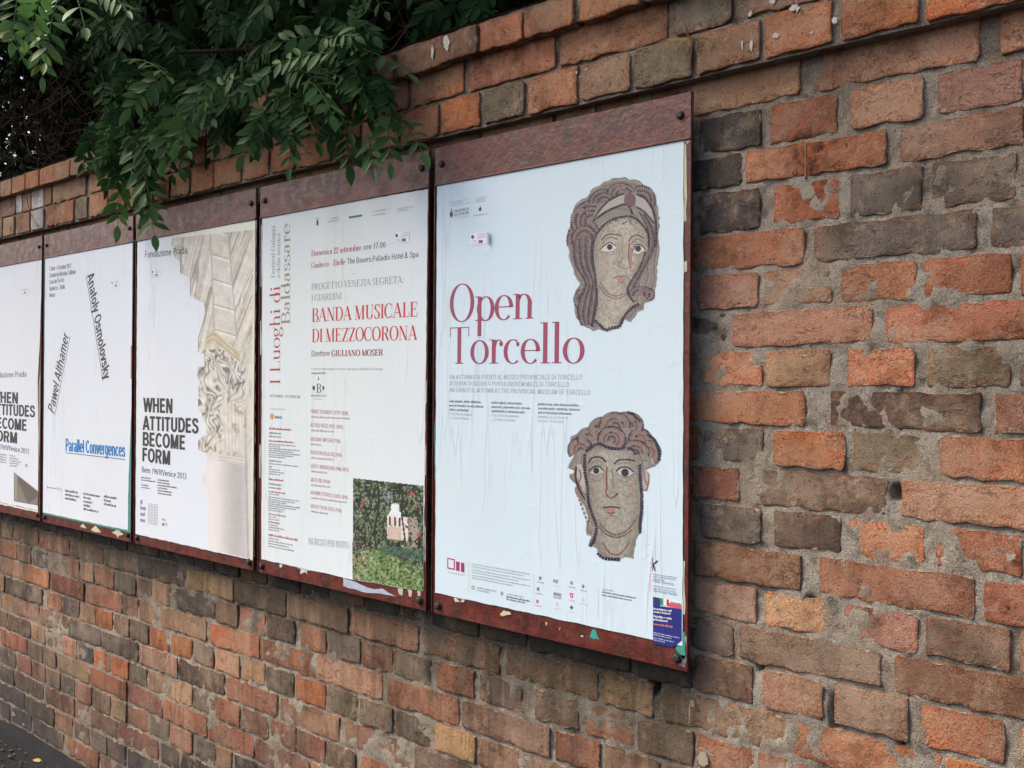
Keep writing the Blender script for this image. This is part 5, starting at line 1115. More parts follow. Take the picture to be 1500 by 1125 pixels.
def garden(X, Y):
    u = (X-518)/103; v = (Y-700-(X-518)*.11)/152
    n = fbm(X*.42, Y*.34, 4, 3); n2 = vnoise(X*.9, Y*.8, 9); n3 = fbm(X*.10, Y*.08, 3, 12)
    g_ = np.stack([.030+.085*n2*n, .045+.105*n2*n, .028+.065*n2*n], -1)*(.25+1.5*n3)[..., None]
    g_ = g_*(.40+1.5*(n > .5))[..., None]; g_[(n > .60) & (n2 > .72)] = (.34, .36, .30)
    def put(m_, c_): g_[m_] = np.array(c_)*(0.8+.4*n2[m_])[:, None]
    put((np.abs(u-.60+.05*(n-.5)) < .035+.35*(v-.19)) & (v > .18+.04*n2) & (v < .36), (.64, .72, .78))
    put((np.abs(u-.63) < .15) & (v > .32) & (v < .55) & (n > .30), (.62, .59, .58)); put((np.abs(u-.59) < .10) & (v > .43) & (v < .55), (.52, .42, .38))
    for c_ in (.525, .60, .665): put((np.abs(u-c_) < .013) & (v > .335) & (v < .42), (.10, .04, .05))
    put((np.abs(u-.34-.03*np.sin(v*9)) < .014) & (v < .72), (.018, .016, .014)); put((np.abs(u-.72+.03*np.sin(v*7)) < .012) & (v > .1) & (v < .6), (.03, .025, .02))
    put((u > .78) & (u < .92) & (v > .32) & (v < .60) & (n > .38), (.30, .26, .23))
    put((((u-.50)/.09)**2+((v-.14)/.05)**2 < n2*1.3) & (n2 > .55), (.24, .27, .38))
    for (a, b_, r_) in ((.84, .09, .028), (.90, .21, .018), (.16, .20, .022), (.12, .26, .02), (.93, .48, .028), (.24, .75, .02)): put((u-a)**2+((v-b_)*1.3)**2 < r_**2, (.42, .07, .09))
    lawn = (v > .70-.06*np.sin(u*5)+.05*n); put(lawn, (.13, .21, .07)); put(lawn & (n < .40), (.03, .06, .02)); put(lawn & (n > .66), (.32, .36, .26))
    put((v > .62) & (v < .72) & (n2 > .5) & (u > .4), (.05, .12, .10)); put((np.abs(u-.24-.02*np.sin(v*30)) < .010) & (v < .45), (.02, .02, .02)); put((u < .2) & (v > .6) & (n2 > .8), (.45, .2, .3))
    return np.clip(g_, 0, 1)
P = Print(-.0018); P.grid(517, 699, 623, 867, .95, garden, inpoly(GARD)); P.build('garden_picture', D_, M['paper'])
# ---- poster C and A : the same exhibition
def wabf(Pr, L, baseh):
    for tx, a, b_, h_ in L: Pr.text(tx, a, b_, h_, (.045, .042, .045), 'grot', thick=.245, thin=.175)
C_ = poster('white poster with bold black capitals beside a stepped picture of pale stone columns', (199, 782))
paper(C_, [(199, 782), (371.5, 821), (376.5, 322), (202, 349)], (.64, .70, .79), .0012, 3, -.0016)
P = Print(); wabf(P, (('WHEN', (210.7, 603.4), (254, 605.8), 21), ('ATTITUDES', (210, 629.6), (291.8, 635.2), 20.6), ('BECOME', (209.2, 652.8), (272.6, 659.2), 20.4), ('FORM', (208.6, 675.4), (250.6, 681.6), 20.2)), 0); P.build('headline', C_, M['paper'])
P = Print()
P.text('Fondazione Prada', (212.5, 378.2), (275.3, 371.5), 10.2, BLK, 'grot', layer=3, thick=.12, thin=.10)
P.text('Bern 1969/Venice 2013', (208, 691.6), (274, 702.2), 8.4, BLK, 'grot', thick=.13, thin=.11)
for k in range(5): P.greek((207.5, 700+k*3.6), (222, 228, 0, 218, 220)[k] if k != 2 else 208, 2.1, DGR)
for k in range(6): P.greek((231.5, 703.5+k*3.9), (248, 250, 260, 246, 252, 252)[k], 2.3, DGR)
for k, (y, x1) in enumerate(((738, 209.5), (746, 214.5), (755, 212.5), (764, 214))): P.greek((206.3, y), x1, 6, (.12, .12, .13))
for k in range(7): P.px([(217.6+k*2.2, 737+k*.35), (218.3+k*2.2, 737.1+k*.35), (218.3+k*2.2, 767.5+k*.4), (217.6+k*2.2, 767.3+k*.4)], (.42, .43, .46), 1)
for k in range(8): P.px([(217.6, 737+k*4), (231.8, 739.4+k*4.1), (231.8, 740.1+k*4.1), (217.6, 737.6+k*4)], (.42, .43, .46), 1)
P.greek((238, 762), 243, 3, GRY); P.greek((238, 770), 240.6, 6, DGR); P.greek((243.6, 770), 245.6, 6, GRY)
P.build('small_print', C_, M['paper'])
COLM = [(252.8, 349), (251, 359), (256, 361), (257, 377), (264, 382), (265, 400), (279, 405), (279.5, 434), (300.5, 444), (301, 460), (291, 495), (291, 515), (300, 518), (300.5, 537), (291, 537), (289, 549), (292, 560), (290.5, 600), (296, 605), (298, 615), (303, 630), (303.5, 637), (296, 640), (290.5, 646), (291, 659), (303.4, 664), (303.6, 688), (297, 697), (298, 708), (304.5, 716), (306.4, 724), (306, 803), (371, 820), (376, 336)]
def stone(X, Y):
    n = fbm(X*.16, Y*.12, 4, 4); f = fbm(X*.6, Y*.45, 3, 6); w = fbm(X*.05, Y*.035, 2, 20)
    base = np.array([.62, .615, .585])[None, None]*(.76+.40*n)[..., None]
    # leaning mouldings of the ceiling above the capital
    s_ = X+(Y-340)*.22; s2 = X-376+(Y-330)*.36
    q = np.where(X < 322, s_, s2*1.1)
    d = .93+.12*(vnoise(q*.55, Y*.012, 3)-.5)*2+.10*(vnoise(q*.22, Y*.006, 5)-.5)*2
    d = d*np.where(np.abs(vnoise(q*.17, Y*.004, 8)-.5) < .035, .66, 1)*np.where(np.abs(vnoise(q*.31, Y*.006, 18)-.5) < .03, .80, 1)
    cx = 322+(Y-340)*.06; wd = 13+(Y-340)*.02
    wedge = (np.abs(X-cx) < wd) & (Y < 500)
    row = (Y-(X-cx)*.30-338) % 37
    d = np.where(wedge, .93+.05*(f-.5)*2, d); d = np.where(wedge & (row < 1.8), .66, d); d = np.where(wedge & (row > 1.8) & (row < 6), 1.06, d)
    d = np.where((np.abs(np.abs(X-cx)-wd) < .9) & (Y < 500), .70, d)
    # cornice block over the capital: two sloping faces
    yl = 484+np.abs(X-314)*np.where(X < 314, .5, .85)
    blk = (X > 303) & (X < 352) & (Y > yl) & (Y < yl+17-np.abs(X-314)*.1)
    d = np.where(blk, .82+.10*np.sin((Y-yl)*.9), d)
    # leafy carving
    cap = (Y > yl+16) & (Y > 512) & (Y < 662) & (X < 361+np.sin(Y*.13)*2)
    a1 = fbm(X*.075+2.6*w, Y*.030, 3, 8); rr_ = np.abs(np.sin(a1*19+X*.07)); c2 = fbm(X*.16, Y*.075, 3, 31)
    carve = .36+.66*rr_**.8+.40*(c2-.5)
    tall = np.clip((Y-570)/30, 0, 1)*np.clip((X-322)/8, 0, 1); fl = .86+.15*np.abs(np.sin(X*.55+3*fbm(X*.05, Y*.02, 2, 1)))
    carve = carve*(1-tall)+fl*tall
    carve = np.where(((X-353)**2/30+(Y-602)**2/55 < 1), .62+.35*rr_, carve)
    d = np.where(cap, np.clip(carve, .30, 1.08), d)
    d = np.where(cap & (c2 < .28), d*.74, d)
    side = (X > 361) & (Y > 505); d = np.where(side, .93+.06*(n-.5), d)
    sh = np.clip((Y-655)/22, 0, 1)
    col_ = .87+.15*np.sin((X-300)*.085+.7)+.05*(n-.5)-.05*(f-.5)
    d = d*(1-sh)+col_*sh
    ring = (np.abs(Y-(672+.16*(X-330))) < 5) & (X > 322) & (X < 362); d = np.where(ring, .86+.10*np.sin((Y-.16*X)*1.3), d)
    d = np.where((np.abs(X-(361+(Y-660)*.02)) < 1.6) & (Y > 600), d*.80, d)
    d = np.clip((d-.86)*1.35+.86, .22, 1.12)
    out = base*d[..., None]
    warm = np.clip((w-.4)*2, 0, 1)[..., None]; out = out*(1+warm*np.array([.03, -.03, -.12]))
    shc = sh[..., None]; out = out*(1-shc)+shc*d[..., None]*np.array([.64, .62, .63])
    out = np.where(blk[..., None], out*np.array([1.0, .93, .74]), out)
    out = np.where((X > 371-.004*(Y-336))[..., None], np.array([.64, .66, .55]), out)
    return np.clip(out, 0, 1)
P = Print(-.0018); P.grid(250, 334, 377, 822, .85, stone, inpoly(COLM)); P.px([(253, 349), (376, 336), (376.3, 324), (252, 340)], (.72, .74, .66), 0)
for a, b_ in zip(COLM[1:13], COLM[2:14]): P.px([a, b_, (b_[0]+.9, b_[1]+.6), (a[0]+.9, a[1]+.6)], (.26, .23, .17), 1)
P.build('column_picture', C_, M['paper'])
stamp(C_, 222.5, 395.5, 12.5, 10.5)
A_ = poster('white poster cut off by the left edge with black capitals and a grey wedge below', (0, 735))
pa = [(-18, 731.5), (56, 747.5), (57, 640), (55.5, 560), (59, 500), (62, 377), (-18, 392)]
paper(A_, pa, (.64, .69, .78), .0012, 4, -.0016)
P = Print(); wabf(P, (('WHEN', (-11, 589), (27.5, 591.6), 16), ('ATTITUDES', (-12, 606.5), (52, 611.5), 16), ('BECOME', (-12, 626), (40.2, 631.6), 16), ('FORM', (-12, 644.5), (26.2, 650.2), 16)), 0); P.build('headline', A_, M['paper'])
P = Print(); P.text('Fondazione Prada', (-12, 553.5), (39.6, 551.8), 8, BLK, 'grot', thick=.12, thin=.10); P.text('Bern 1969/Venice 2013', (-12, 655.5), (43, 665.2), 7.4, BLK, 'grot', thick=.13, thin=.11)
for k in range(4): P.greek((-8, 665+k*3.6), 10, 2, GRY)
for k in range(5): P.greek((14.5, 668+k*3.6), (22, 28, 32, 28, 25)[k], 2, GRY)
P.greek((37.5, 684), 39.6, 7, GRY); P.px([(21, 691.5), (56, 719), (56, 740.5), (21, 734.2)], (.20, .175, .15), 1); P.px([(27.5, 697), (56, 721), (56, 727), (42, 737.5), (27, 705)], (.12, .105, .095), 2); P.px([(23, 694), (25, 695.6), (25, 734), (23, 733.6)], (.32, .30, .27), 2)
P.build('small_print', A_, M['paper']); stamp(A_, 31.5, 422, 9, 9.5)
# ---- poster B
B_ = poster('white poster with two slanting black names and blue underlined words in its lower half', (64, 751))
paper(B_, [(62.5, 752.5), (191.5, 780.5), (196.6, 351.5), (65.5, 375.5)], TEAL, .0008, 6, -.0011, 'older_teal_sheet')
paper(B_, [(63.5, 750.5), (188, 776.8), (189, 700), (193.2, 600), (195, 353.5), (67, 377)], (.64, .70, .79), .0010, 5, -.0018)
paper(B_, [(192.6, 506), (194.2, 506), (194, 555), (192.2, 555)], (.42, .10, .05), .0006, 8, -.0022, 'red_strip')
P = Print(-.0020)
for tx, a, b_ in (('1 June - 6 October 2013', (72.8, 397), (104.8, 392.6)), ('Curated by Nicholas Cullinan', (72.8, 407), (111.5, 401)), ('Casa dei Tre Oci', (72.8, 416.5), (94.7, 413)), ('Giudecca - Zitelle', (72.8, 426), (96, 423)), ('Venice', (72.8, 436), (81.4, 434.8))):
    P.text(tx, a, b_, 6.6, DGR, 'grot', thick=.15, thin=.12)
P.text('Anatoly Osmolovsky', (128.6, 404.5), (153.4, 558), 9.8, (.05, .048, .05), 'grot', thick=.20, thin=.15, hor=True)
P.text('Pawel Althamer', (79.4, 607.5), (101.8, 492), 9.6, (.06, .058, .06), 'grot', thick=.18, thin=.14, hor=True)
P.px([(126.6, 404.5), (127.3, 404.2), (152.2, 557.4), (151.5, 557.8)], DGR, 1); P.px([(80.8, 608), (81.4, 608.2), (103.8, 492.4), (103.2, 492.2)], DGR, 1)
P.text('Parallel Convergences', (96.5, 660.6), (184.2, 669.6), 18.5, (.025, .19, .50), 'grot', thick=.27, thin=.15)
P.px([(96.2, 662.6), (184.4, 672.6), (184.4, 673.8), (96.2, 663.6)], (.06, .10, .14), 1)
P.px([(70.4, 713.6), (83, 715.2), (83, 716), (70.4, 714.4)], DGR, 1); P.text('Y', (69, 716), (71, 716.4), 5, DGR); P.text('P-C', (84.4, 718.4), (91, 719.6), 5, DGR)
for (x0, y0, xs_) in ((96, 720, (114, 117, 112)), (123, 724.4, (147, 134, 136, 133, 145)), (153, 728.4, (171.5, 163, 171))):
    for k, x1 in enumerate(xs_): P.greek((x0, y0+k*5.6), x1, 3.8, (.05, .05, .055))
P.build('lettering', B_, M['paper']); stamp(B_, 163.5, 411.5, 11.5, 10)
# ---- remains of earlier posters left on the steel
bo = board_objs
sc = lambda i, pts, c_, s_=0: scrap(bo[i], pts, c_, s_)
sc(4, [(1001.5, 212), (1006, 208), (1006, 322), (1002, 325)], CREAM, 1); sc(4, [(1000, 203), (1009, 198), (1014, 202), (1005, 213)], (.48, .56, .42), 2); sc(4, [(1002, 384), (1006.5, 382), (1006.5, 398), (1002, 400)], CREAM, 3); sc(4, [(1000.5, 820), (1003.8, 822), (1003.4, 900), (1000.2, 899)], CREAM, 4)
sc(4, [(999, 925), (1003, 926), (1006, 975), (1001, 965), (990, 950)], (.05, .28, .24), 5); sc(4, [(1004, 932), (1008, 936), (1008, 968), (1004.5, 962)], CREAM, 6); sc(4, [(990, 957), (1004, 960), (1004, 978), (995, 975)], (.28, .22, .22), 7)
sc(4, [(665, 877), (669, 874), (682, 878), (680, 882), (667, 882)], CREAM, 8); sc(4, [(669, 876), (677, 878), (674, 881)], TEAL, 9); sc(4, [(732, 900), (738, 894), (746, 896), (749, 900), (736, 903)], CREAM, 10); sc(4, [(799, 911), (802, 913), (800.5, 917)], CREAM, 11); sc(4, [(819, 920), (821.5, 920), (820, 924)], CREAM, 12)
sc(4, [(864, 934), (868, 922), (873, 924), (878, 937), (870, 936)], (.05, .30, .26), 13); sc(4, [(850, 931), (855, 931), (852, 933.5)], CREAM, 14); sc(4, [(646, 235), (649, 232), (651, 236), (649, 240)], (.48, .50, .36), 15); sc(4, [(637, 620), (639, 620), (639, 700), (637, 700)], TEAL, 16)
sc(3, [(410, 826), (414, 827), (413, 831), (410, 831)], GREYW, 20); sc(3, [(436, 826), (460, 831), (461, 834), (450, 836), (450, 841), (446, 838), (440, 841), (441, 834), (436, 832)], GREYW, 21); sc(3, [(503, 846), (513, 850), (530, 857), (548, 863), (560, 862), (580, 874), (556, 869), (530, 867), (503, 858)], (.36, .42, .52), 22)
sc(3, [(472, 836), (485, 839), (487, 842), (475, 839)], CREAM, 23); sc(3, [(562, 852), (577, 855), (577, 858), (562, 855)], (.62, .60, .55), 24)
for k, x in enumerate((583, 597, 611)): sc(3, [(x, 861+k*2), (x+8-k, 862+k*2), (x+7-k, 872+k*2), (x+2, 871+k*2)], (.42, .42, .36), 25+k)
sc(3, [(623, 560), (625.5, 556), (625.8, 592), (623.5, 590)], GREYW, 30); sc(3, [(623.4, 650), (626, 655), (625.5, 700), (623, 695)], GREYW, 31); sc(3, [(380, 650), (382, 652), (381.5, 700), (380, 700)], (.50, .50, .36), 32); sc(3, [(381.5, 470), (383, 470), (383, 520), (381.5, 520)], GREYW, 33); sc(3, [(622, 770), (625, 775), (625, 830), (622, 820)], (.40, .42, .34), 34); sc(3, [(382, 330), (384, 330), (383.6, 420), (382, 420)], (.4, .38, .36), 35)
sc(2, [(361, 307), (368, 304), (368, 314), (361, 316)], (.22, .26, .22), 40); sc(2, [(373.6, 340), (375.4, 338), (373, 815), (371.4, 815)], (.55, .56, .36), 41)
sc(1, [(117, 771), (122, 767), (127, 774)], CREAM, 50); sc(1, [(133, 776), (140, 770), (148, 780), (138, 779)], CREAM, 51); sc(1, [(164, 780), (172, 775), (181, 783), (174, 785), (173, 789), (171, 784)], CREAM, 52); sc(0, [(-18, 732), (56, 748), (56, 750.5), (-18, 735)], (.60, .60, .55), 53); sc(0, [(57, 560), (59.5, 540), (58.5, 640), (57, 700)], (.30, .32, .26), 54)
sc(0, [(-1, 389), (2, 388), (3, 560), (0, 600)], (.45, .33, .33), 55)
# ------------------------------------------------------------------ greenery
def ppm(x, y, off):
    """photo pixels per metre for something facing the camera at that spot"""
    d = CR*((x-750)/F_PX)+CDN*((y-562.5)/F_PX)+CF; t = (CAM_D-off)/d[1]; return F_PX/t
def leaflet_mesh(name, w, fold, curl, notch):
    V = []; n = 6
    prof = [0.0, .62, .94, 1.0, .86, .5, 0.0]
    for i in range(n+1):
        t = i/n; ww = w/2*prof[i]; z = -curl*t*t
        V += [(t, 0, z), (t, ww, z+fold*ww), (t, -ww, z+fold*ww)]
    F = []
    for i in range(n):
        a = 3*i; b_ = 3*(i+1)
        if i == 0: F += [(a, b_, b_+1), (a, b_+2, b_)]
        elif i == n-1: F += [(a, b_, a+1), (a, a+2, b_)]
        else: F += [(a, b_, b_+1, a+1), (a, a+2, b_+2, b_)]
    return V, F
LM = [leaflet_mesh('leaflet', w, f, c, 0) for w, f, c in ((.36, .35, .06), (.40, .22, .14), (.33, .5, -.04), (.42, .15, .22))]
LME = []
for V, F in LM:
    me = mesh_from('leaflet', V, F, None, True); me.materials.append(M['leaf']); LME.append(me)
class Bag:
    def __init__(s): s.V = []; s.F = []
    def add(s, V, F): n = len(s.V); s.V += V; s.F += [tuple(i+n for i in f) for f in F]
    def tube(s, pts, r0, r1, n=4):
        base = len(s.V); pts = [Vector(p) for p in pts]
        for i, p in enumerate(pts):
            d = (pts[min(i+1, len(pts)-1)]-pts[max(i-1, 0)]).normalized()
            a = d.orthogonal().normalized(); b_ = d.cross(a); r = r0+(r1-r0)*i/(len(pts)-1)
            s.V += [tuple(p+(a*math.cos(2*math.pi*k/n)+b_*math.sin(2*math.pi*k/n))*r) for k in range(n)]
        for i in range(len(pts)-1):
            for k in range(n):
                s.F.append((base+i*n+k, base+i*n+(k+1) % n, base+(i+1)*n+(k+1) % n, base+(i+1)*n+k))
def frame_m(p, d, nrm, L):
    x = d.normalized(); y = nrm.cross(x).normalized(); z = x.cross(y)
    m_ = Matrix.Identity(4)
    for i in range(3): m_[i][0] = x[i]*L; m_[i][1] = y[i]*L; m_[i][2] = z[i]*L; m_[i][3] = p[i]
    return m_
CAMP = Vector((0, -CAM_D, ZC))
def frond_geo(p0, p1, npair, L, sag=.12, face=.6, droop=.35, rnd=None):
    """rachis points and leaflet matrices of one feather-shaped leaf from p0 to p1"""
    r = rnd or random; p0 = Vector(p0); p1 = Vector(p1); D = (p1-p0).length
    view = (CAMP-(p0+p1)/2).normalized(); up = Vector((0, 0, 1))
    pts = [p0.lerp(p1, i/8)+up*(sag*D*4*(i/8)*(1-i/8)) for i in range(9)]
    nrm0 = (view*face+up*(1-face)+Vector((r.uniform(-.3, .3), r.uniform(-.3, .3), r.uniform(-.2, .2)))).normalized()
    mats = []
    for k in range(npair):
        t = .16+.80*k/max(1, npair-.3); f = t*8; i = min(7, int(f)); p = pts[i].lerp(pts[i+1], f-i); d = (pts[i+1]-pts[i]).normalized()
        nrm = (nrm0-d*nrm0.dot(d)).normalized(); side = nrm.cross(d).normalized()
        prof = .72+.5*math.sin(math.pi*min(1, t*.95+.05))*.56
        for s_ in (-1, 1):
            a = r.uniform(.85, 1.2); dd = (side*s_*math.sin(a)+d*math.cos(a)-up*droop*r.uniform(.4, 1.3)+nrm*r.uniform(-.25, .25)).normalized()
            nn = (nrm+side*s_*r.uniform(-.2, .45)+Vector((r.uniform(-.25, .25), r.uniform(-.25, .25), r.uniform(-.2, .2)))).normalized()
            mats.append((frame_m(p, dd, nn, L*prof*r.uniform(.82, 1.1)), r.randrange(4)))
    d = (pts[-1]-pts[-2]).normalized(); mats.append((frame_m(pts[-1], (d-up*droop*.4).normalized(), nrm0, L*r.uniform(.8, 1.0)), r.randrange(4)))
    return pts, mats
# fronds the photograph shows one by one: x0 y0 -> x1 y1, offset from the wall at both ends, pairs, leaflet length in photo pixels
FR = [(98, -22, 124, 40, .75, .85, 3, 42), (70, -26, 38, 60, .8, .8, 6, 33), (28, -20, 18, 62, .8, .85, 6, 33), (84, 0, 66, 92, .7, .8, 5, 34), (-12, 15, 34, 84, .8, .8, 6, 30), (128, -26, 186, 16, .6, .6, 6, 30),
      (52, 20, 62, 112, .7, .7, 5, 30), (180, 90, 246, 112, .25, .3, 6, 26), (246, 104, 192, 158, .2, .28, 6, 34), (306, 118, 262, 206, .12, .2, 6, 38), (262, 150, 240, 232, .10, .15, 5, 36),
      (188, 196, 222, 300, .06, .12, 7, 38), (205, 250, 226, 344, .04, .08, 6, 32), (176, 230, 172, 330, .05, .08, 6, 30), (168, 118, 146, 250, .08, .14, 9, 17), (350, 112, 300, 150, .2, .2, 6, 26),
      (500, 78, 398, 98, .18, .25, 6, 34), (398, 104, 362, 140, .2, .22, 4, 26), (476, 52, 414, 62, .15, .2, 5, 32), (492, 66, 598, 108, .12, .12, 5, 34), (480, 106, 556, 168, .10, .14, 6, 33), (452, 118, 486, 168, .2, .26, 4, 36),
      (394, 152, 356, 226, .12, .18, 6, 30), (430, 158, 424, 244, .10, .12, 6, 28), (566, 158, 572, 238, .06, .10, 4, 34), (580, 170, 620, 224, .05, .08, 4, 30), (506, 190, 512, 240, .04, .05, 4, 34), (538, 196, 548, 246, .08, .10, 4, 30), (470, 60, 520, 54, .2, .2, 5, 26)]
tree = empty('locust_tree', (-2.6, .9, 0))
tag(tree, 'dark green feather-leaved tree reaching over the top of the wall and hanging before the boards', 'tree')
rr = random.Random(77)
for (x0, y0, x1, y1, o0, o1, n, Lp) in FR:
    L = Lp/ppm((x0+x1)/2, (y0+y1)/2, (o0+o1)/2)
    pts, mats = frond_geo(at3(x0, y0, o0), at3(x1, y1, o1), n, L, .06, .62, .38, rr)
    bg_ = Bag(); bg_.tube(pts, .0016, .0008, 4)
    cl = link('compound_leaf', mesh_from('compound_leaf', bg_.V, bg_.F), tree, [M['leaf']])
    inv = Matrix.Translation(-Vector(wloc(cl)))
    for mt, k in mats:
        o = bpy.data.objects.new('leaflet', LME[k]); COL.objects.link(o); o.parent = cl
        o.matrix_parent_inverse = inv; o.matrix_basis = mt
# a chain of small round pale leaves on the twig tip
P0, P1 = at3(520, 48, .15), at3(522, 6, .15)
bag = Bag(); first = True
def add_mats(bag, mats):
    for mt, k in mats:
        V, F = LM[k]; A = np.array(V); Mm = np.array(mt)[:3, :3]; T3 = np.array(mt)[:3, 3]
        n = len(bag.V); bag.V += (A@Mm.T+T3).tolist(); bag.F += [tuple(i+n for i in f) for f in F]
pts, mats = frond_geo(P0, P1, 5, 17/ppm(520, 25, .15), 0, .8, 0, rr); add_mats(bag, mats); bag.tube(pts, .0014, .0008)
LIT = bag; bag = Bag()
# further fronds behind those, too tangled to tell apart
def top_y(x): return 240-.335*(x-100)      # line of the coping in the photograph
for i in range(620):
    x = rr.uniform(-60, 640); ty = top_y(x)
    k = rr.random()
    if k < .85: y = rr.uniform(-170, ty-8); o = rr.uniform(-.75, .12)
    else: y = rr.uniform(ty-40, ty+12); o = rr.uniform(-.02, .12)
    if x < 150 and y > 70 : continue
    if x > 545 and y > -10: continue
    dx = rr.uniform(-60, 60); dy = rr.uniform(10, 75)
    if y > ty-60 and x < 140: continue
    if x > 520: dx = -abs(dx); dy *= .5
    L = rr.uniform(.045, .065)
    pts, mats = frond_geo(at3(x, y, o), at3(x+dx, y+dy, o+rr.uniform(-.06, .1)), rr.choice([5, 6, 7]), L, .08, .5, .4, rr)
    add_mats(bag, mats); bag.tube(pts, .0015, .0008, 3)
for i in range(60):
    if i % 3: x, y = rr.uniform(385, 560), rr.uniform(40, 165)
    else: x, y = rr.uniform(140, 235), rr.uniform(110, 240)
    if y > top_y(x)+45: continue
    o = rr.uniform(-.1, .12) if y < top_y(x) else rr.uniform(.03, .12)
    pts, mats = frond_geo(at3(x, y, o), at3(x+rr.uniform(-45, 45), y+rr.uniform(25, 70), o+rr.uniform(-.02, .08)), rr.choice([4, 5, 6]), rr.uniform(.05, .068), .08, .5, .45, rr)
    add_mats(bag, mats); bag.tube(pts, .0015, .0008, 3)
for (x0, y0, x1, y1) in ((668, -18, 710, 22), (690, -25, 660, 26), (725, -20, 690, 14), (640, 0, 612, 40), (655, 10, 625, 20)):
    pts, mats = frond_geo(at3(x0, y0, -.12), at3(x1, y1, -.08), 5, .055, .05, .6, .3, rr); add_mats(bag, mats); bag.tube(pts, .0015, .0008, 3)
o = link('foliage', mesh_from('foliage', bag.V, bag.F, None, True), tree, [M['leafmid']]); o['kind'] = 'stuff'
link('twig_tip', mesh_from('twig_tip', LIT.V, LIT.F, None, True), tree, [M['leaf']])
# limbs
bag = Bag()
def limb(pts, r0, r1):
    bag.tube(pts, r0, r1, 8)
b1 = Bag(); b1.tube([(-2.45, .75, 0), (-2.42, .7, 1.2), (-2.36, .62, 2.4), (-2.33, .5, 3.4), (-2.5, .3, 4.6)], .05, .03, 10)
link('trunk', mesh_from('trunk', b1.V, b1.F, [(.045, .035, .03)]*len(b1.V), True), tree, [M['bark']])
for (pp, r0, r1) in (([(-2.35, .6, 2.7), (-2.7, .3, 3.0), (-3.2, -.1, 3.15), (-3.6, -.5, 3.1)], .018, .006), ([(-2.35, .6, 2.4), (-2.2, .3, 2.62), (-2.05, .0, 2.6), (-1.95, -.12, 2.45)], .012, .003),
                     ([(-2.36, .62, 2.5), (-2.7, .4, 2.62), (-3.1, .05, 2.6), (-3.25, -.1, 2.42)], .013, .003), ([(-2.33, .5, 3.3), (-1.9, .3, 3.4), (-1.4, .2, 3.3)], .016, .005), ([(-2.4, .6, 2.9), (-3.4, .5, 3.2), (-4.4, .2, 3.3), (-5.2, -.2, 3.4)], .02, .006)):
    b2 = Bag(); b2.tube(pp, r0, r1, 7); link('branch', mesh_from('branch', b2.V, b2.F, [(.05, .04, .032)]*len(b2.V), True), tree, [M['bark']])
# hedge standing close behind the wall, and an added canopy that shades it
def leaf_cloud(n, fu, fy, fz, size, seed, lump=True, flat=.5):
    r = np.random.RandomState(seed)
    u = r.uniform(*fu, n); y = r.uniform(*fy, n); z = r.uniform(*fz, n)
    if lump:
        keep = fbm(u*1.9+y*.7, z*1.9+y*.9, 3, seed) > .36; u, y, z = u[keep], y[keep], z[keep]
    n = len(u); s_ = size*r.uniform(.6, 1.4, n)
    d = r.normal(size=(n, 3)); d /= np.linalg.norm(d, axis=1)[:, None]
    m_ = r.normal(size=(n, 3)); m_[:, 2] += flat; m_ -= d*(m_*d).sum(1)[:, None]; m_ /= np.linalg.norm(m_, axis=1)[:, None]
    e = np.cross(d, m_); c = np.stack([u, y, z], 1)
    V = np.stack([c-d*s_[:, None], c-e*(s_*.42)[:, None]+d*(s_*.1)[:, None], c+d*s_[:, None], c+e*(s_*.42)[:, None]+d*(s_*.1)[:, None]], 1).reshape(-1, 3)
    return V, n
hedge = empty('evergreen_hedge', (-3.2, 1.2, 0))
tag(hedge, 'dense dark evergreen hedge full of brown twigs standing behind the wall', 'hedge')
parts_ = []
for (n, fu, fy, fz, size, seed) in ((46000, (-8.5, .6), (.35, 2.2), (1.9, 4.4), .040, 21), (34000, (-9.8, 1.4), (2.0, 2.9), (.6, 5.2), .115, 22)):
    V, k = leaf_cloud(n, fu, fy, fz, size, seed, seed == 21); parts_.append(V)
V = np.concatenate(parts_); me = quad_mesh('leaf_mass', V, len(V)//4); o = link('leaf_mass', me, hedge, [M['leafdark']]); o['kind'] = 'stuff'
V, k = leaf_cloud(26000, (-7.5, -.9), (-.95, 1.6), (3.25, 4.3), .045, 31, False, 1.5)
o = link('shade_canopy', quad_mesh('shade_canopy', V, k), tree, [M['leafdark']]); o['kind'] = 'stuff'  # mostly unseen leaf mass overhead, added to keep light off the hedge
tw = Bag(); r = random.Random(5)
for i in range(900):
    x, y = r.uniform(-20, 640), r.uniform(-60, 262); 
    if i % 2: x, y = r.uniform(-20, 180), r.uniform(90, 268)
    if y > top_y(x)+6: continue
    p = at3(x, y, -r.uniform(.25, .8)); d = Vector((r.uniform(-1, 1), r.uniform(-.4, .4), r.uniform(-1, 1))).normalized(); L = r.uniform(.08, .38)
    q = [p]
    for k in range(4): d = (d+Vector((r.uniform(-.35, .35), r.uniform(-.35, .35), r.uniform(-.35, .35)))).normalized(); q.append(q[-1]+d*L/4)
    tw.tube(q, r.uniform(.0012, .0035), .0007, 3)
tw.tube([at3(40, 255, .0), at3(38, 285, .03), at3(44, 312, .03), at3(57, 333, .022)], .0016, .0010, 4)
o = link('twigs', mesh_from('twigs', tw.V, tw.F, [(.085, .055, .04)]*len(tw.V)), hedge, [M['bark']]); o['kind'] = 'stuff'
for (x, yb, w) in ((-3.3, .55, .03), (-4.6, .8, .04), (-1.35, .5, .025), (-5.8, 1.0, .05)):
    b3 = Bag(); b3.tube([(x, yb, 0), (x+.05, yb, 1.5), (x-.02, yb-.05, 3.0), (x+.1, yb, 4.4)], w, w*.6, 8)
    link('trunk', mesh_from('trunk', b3.V, b3.F, [(.04, .032, .028)]*len(b3.V), True), hedge, [M['bark']])
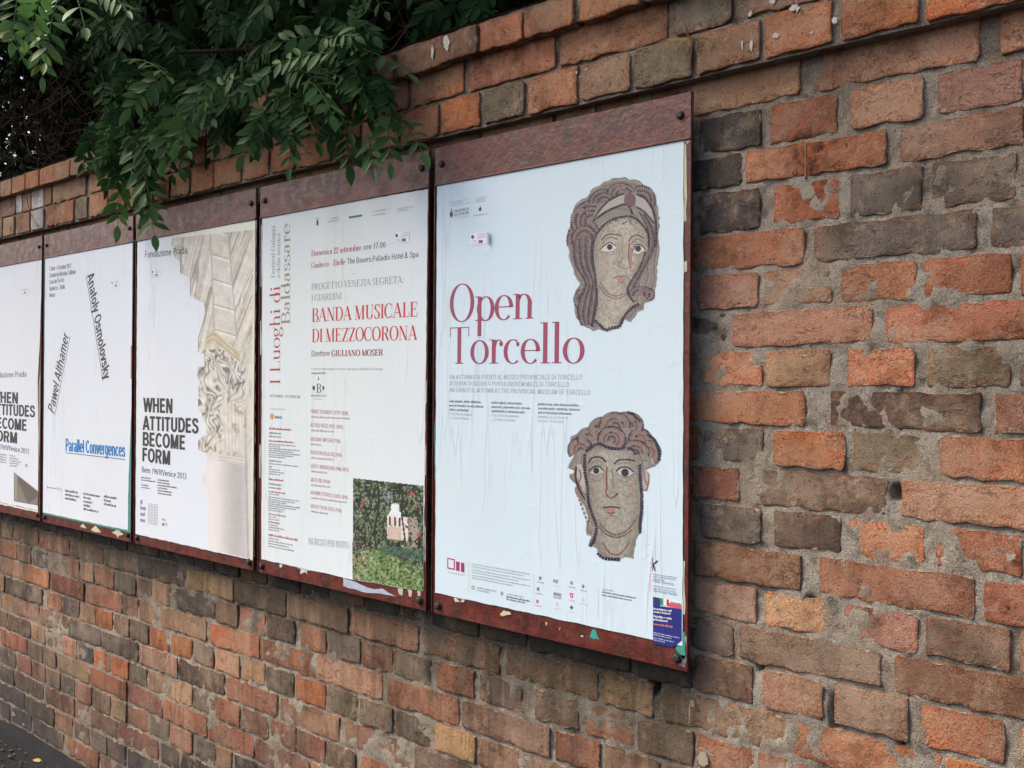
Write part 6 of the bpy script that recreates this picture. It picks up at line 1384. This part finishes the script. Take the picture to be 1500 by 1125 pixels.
# tuft of dry grass rooted in the coping joint
tu = Bag(); r = random.Random(9); base = at3(1012, 58, .006)
for (x, y, o_) in ((1078, 72, .05), (1050, 62, .05), (1062, 70, .045), (1040, 58, .04), (1001, 20, .03), (1008, 35, .03), (1046, 66, .05), (1030, 62, .05)):
    e = at3(x, y, o_); m1 = base.lerp(e, .5)+Vector((0, -.012, .008)); tu.tube([base+Vector((r.uniform(-.004, .004), -.004, 0)), m1, e], .0011, .0004, 3)
for k in range(26):
    x = 1010-r.uniform(0, 48); y = 58+r.uniform(4, 34); e = at3(x, y, .016); a = at3(x+r.uniform(4, 18), 57+r.uniform(0, 3), .02)
    tu.tube([base+Vector((0, -.006, 0)), a, a.lerp(e, .5)+Vector((r.uniform(-.006, .006), -.004, 0)), e], .0008, .0004, 3)
o = link('dry_grass_tuft', mesh_from('dry_grass_tuft', tu.V, tu.F, [(.30, .20, .09)]*len(tu.V)), None, [M['straw']])
tag(o, 'small tuft of dry straw coloured grass rooted in the coping joint above the rightmost board', 'grass tuft')
# one fallen leaf on the pavement
d = CR*((55-750)/F_PX)+CDN*((1117-562.5)/F_PX)+CF; t = ZC/-d[2]; fp = CAMP+Vector(d)*t
V, F = LM[1]; me = mesh_from('fallen_leaf', [(v[0]*.036-.018, v[1]*.055, v[2]*.03+.006) for v in V], F, None, True)
o = link('fallen_leaf', me, None, [M['leafyellow']]); o.location = (fp.x, fp.y, .004); o.rotation_euler = (.25, .1, .9)
tag(o, 'small yellow leaf fallen on the dark pavement at the foot of the wall', 'leaf')
# litter along the foot of the wall
lt = Bag(); r = random.Random(3)
for i in range(260):
    u = r.uniform(-5.5, -2.6); y = -abs(r.gauss(0, .10)); s_ = r.uniform(.004, .014); a = r.uniform(0, 6.28)
    c = Vector((u, y-.01, .004)); pts = [c+Vector((math.cos(a+k*1.57)*s_*(1 if k % 2 else .6), math.sin(a+k*1.57)*s_*(1 if k % 2 else .6), r.uniform(0, .006))) for k in range(4)]
    lt.add([tuple(p) for p in pts], [(0, 1, 2, 3)])
o = link('leaf_litter', mesh_from('leaf_litter', lt.V, lt.F, [random.choice([(.07, .05, .035), (.10, .085, .05), (.04, .035, .03)]) for _ in range(len(lt.V))]), None, [M['bark']])
tag(o, kind='stuff')
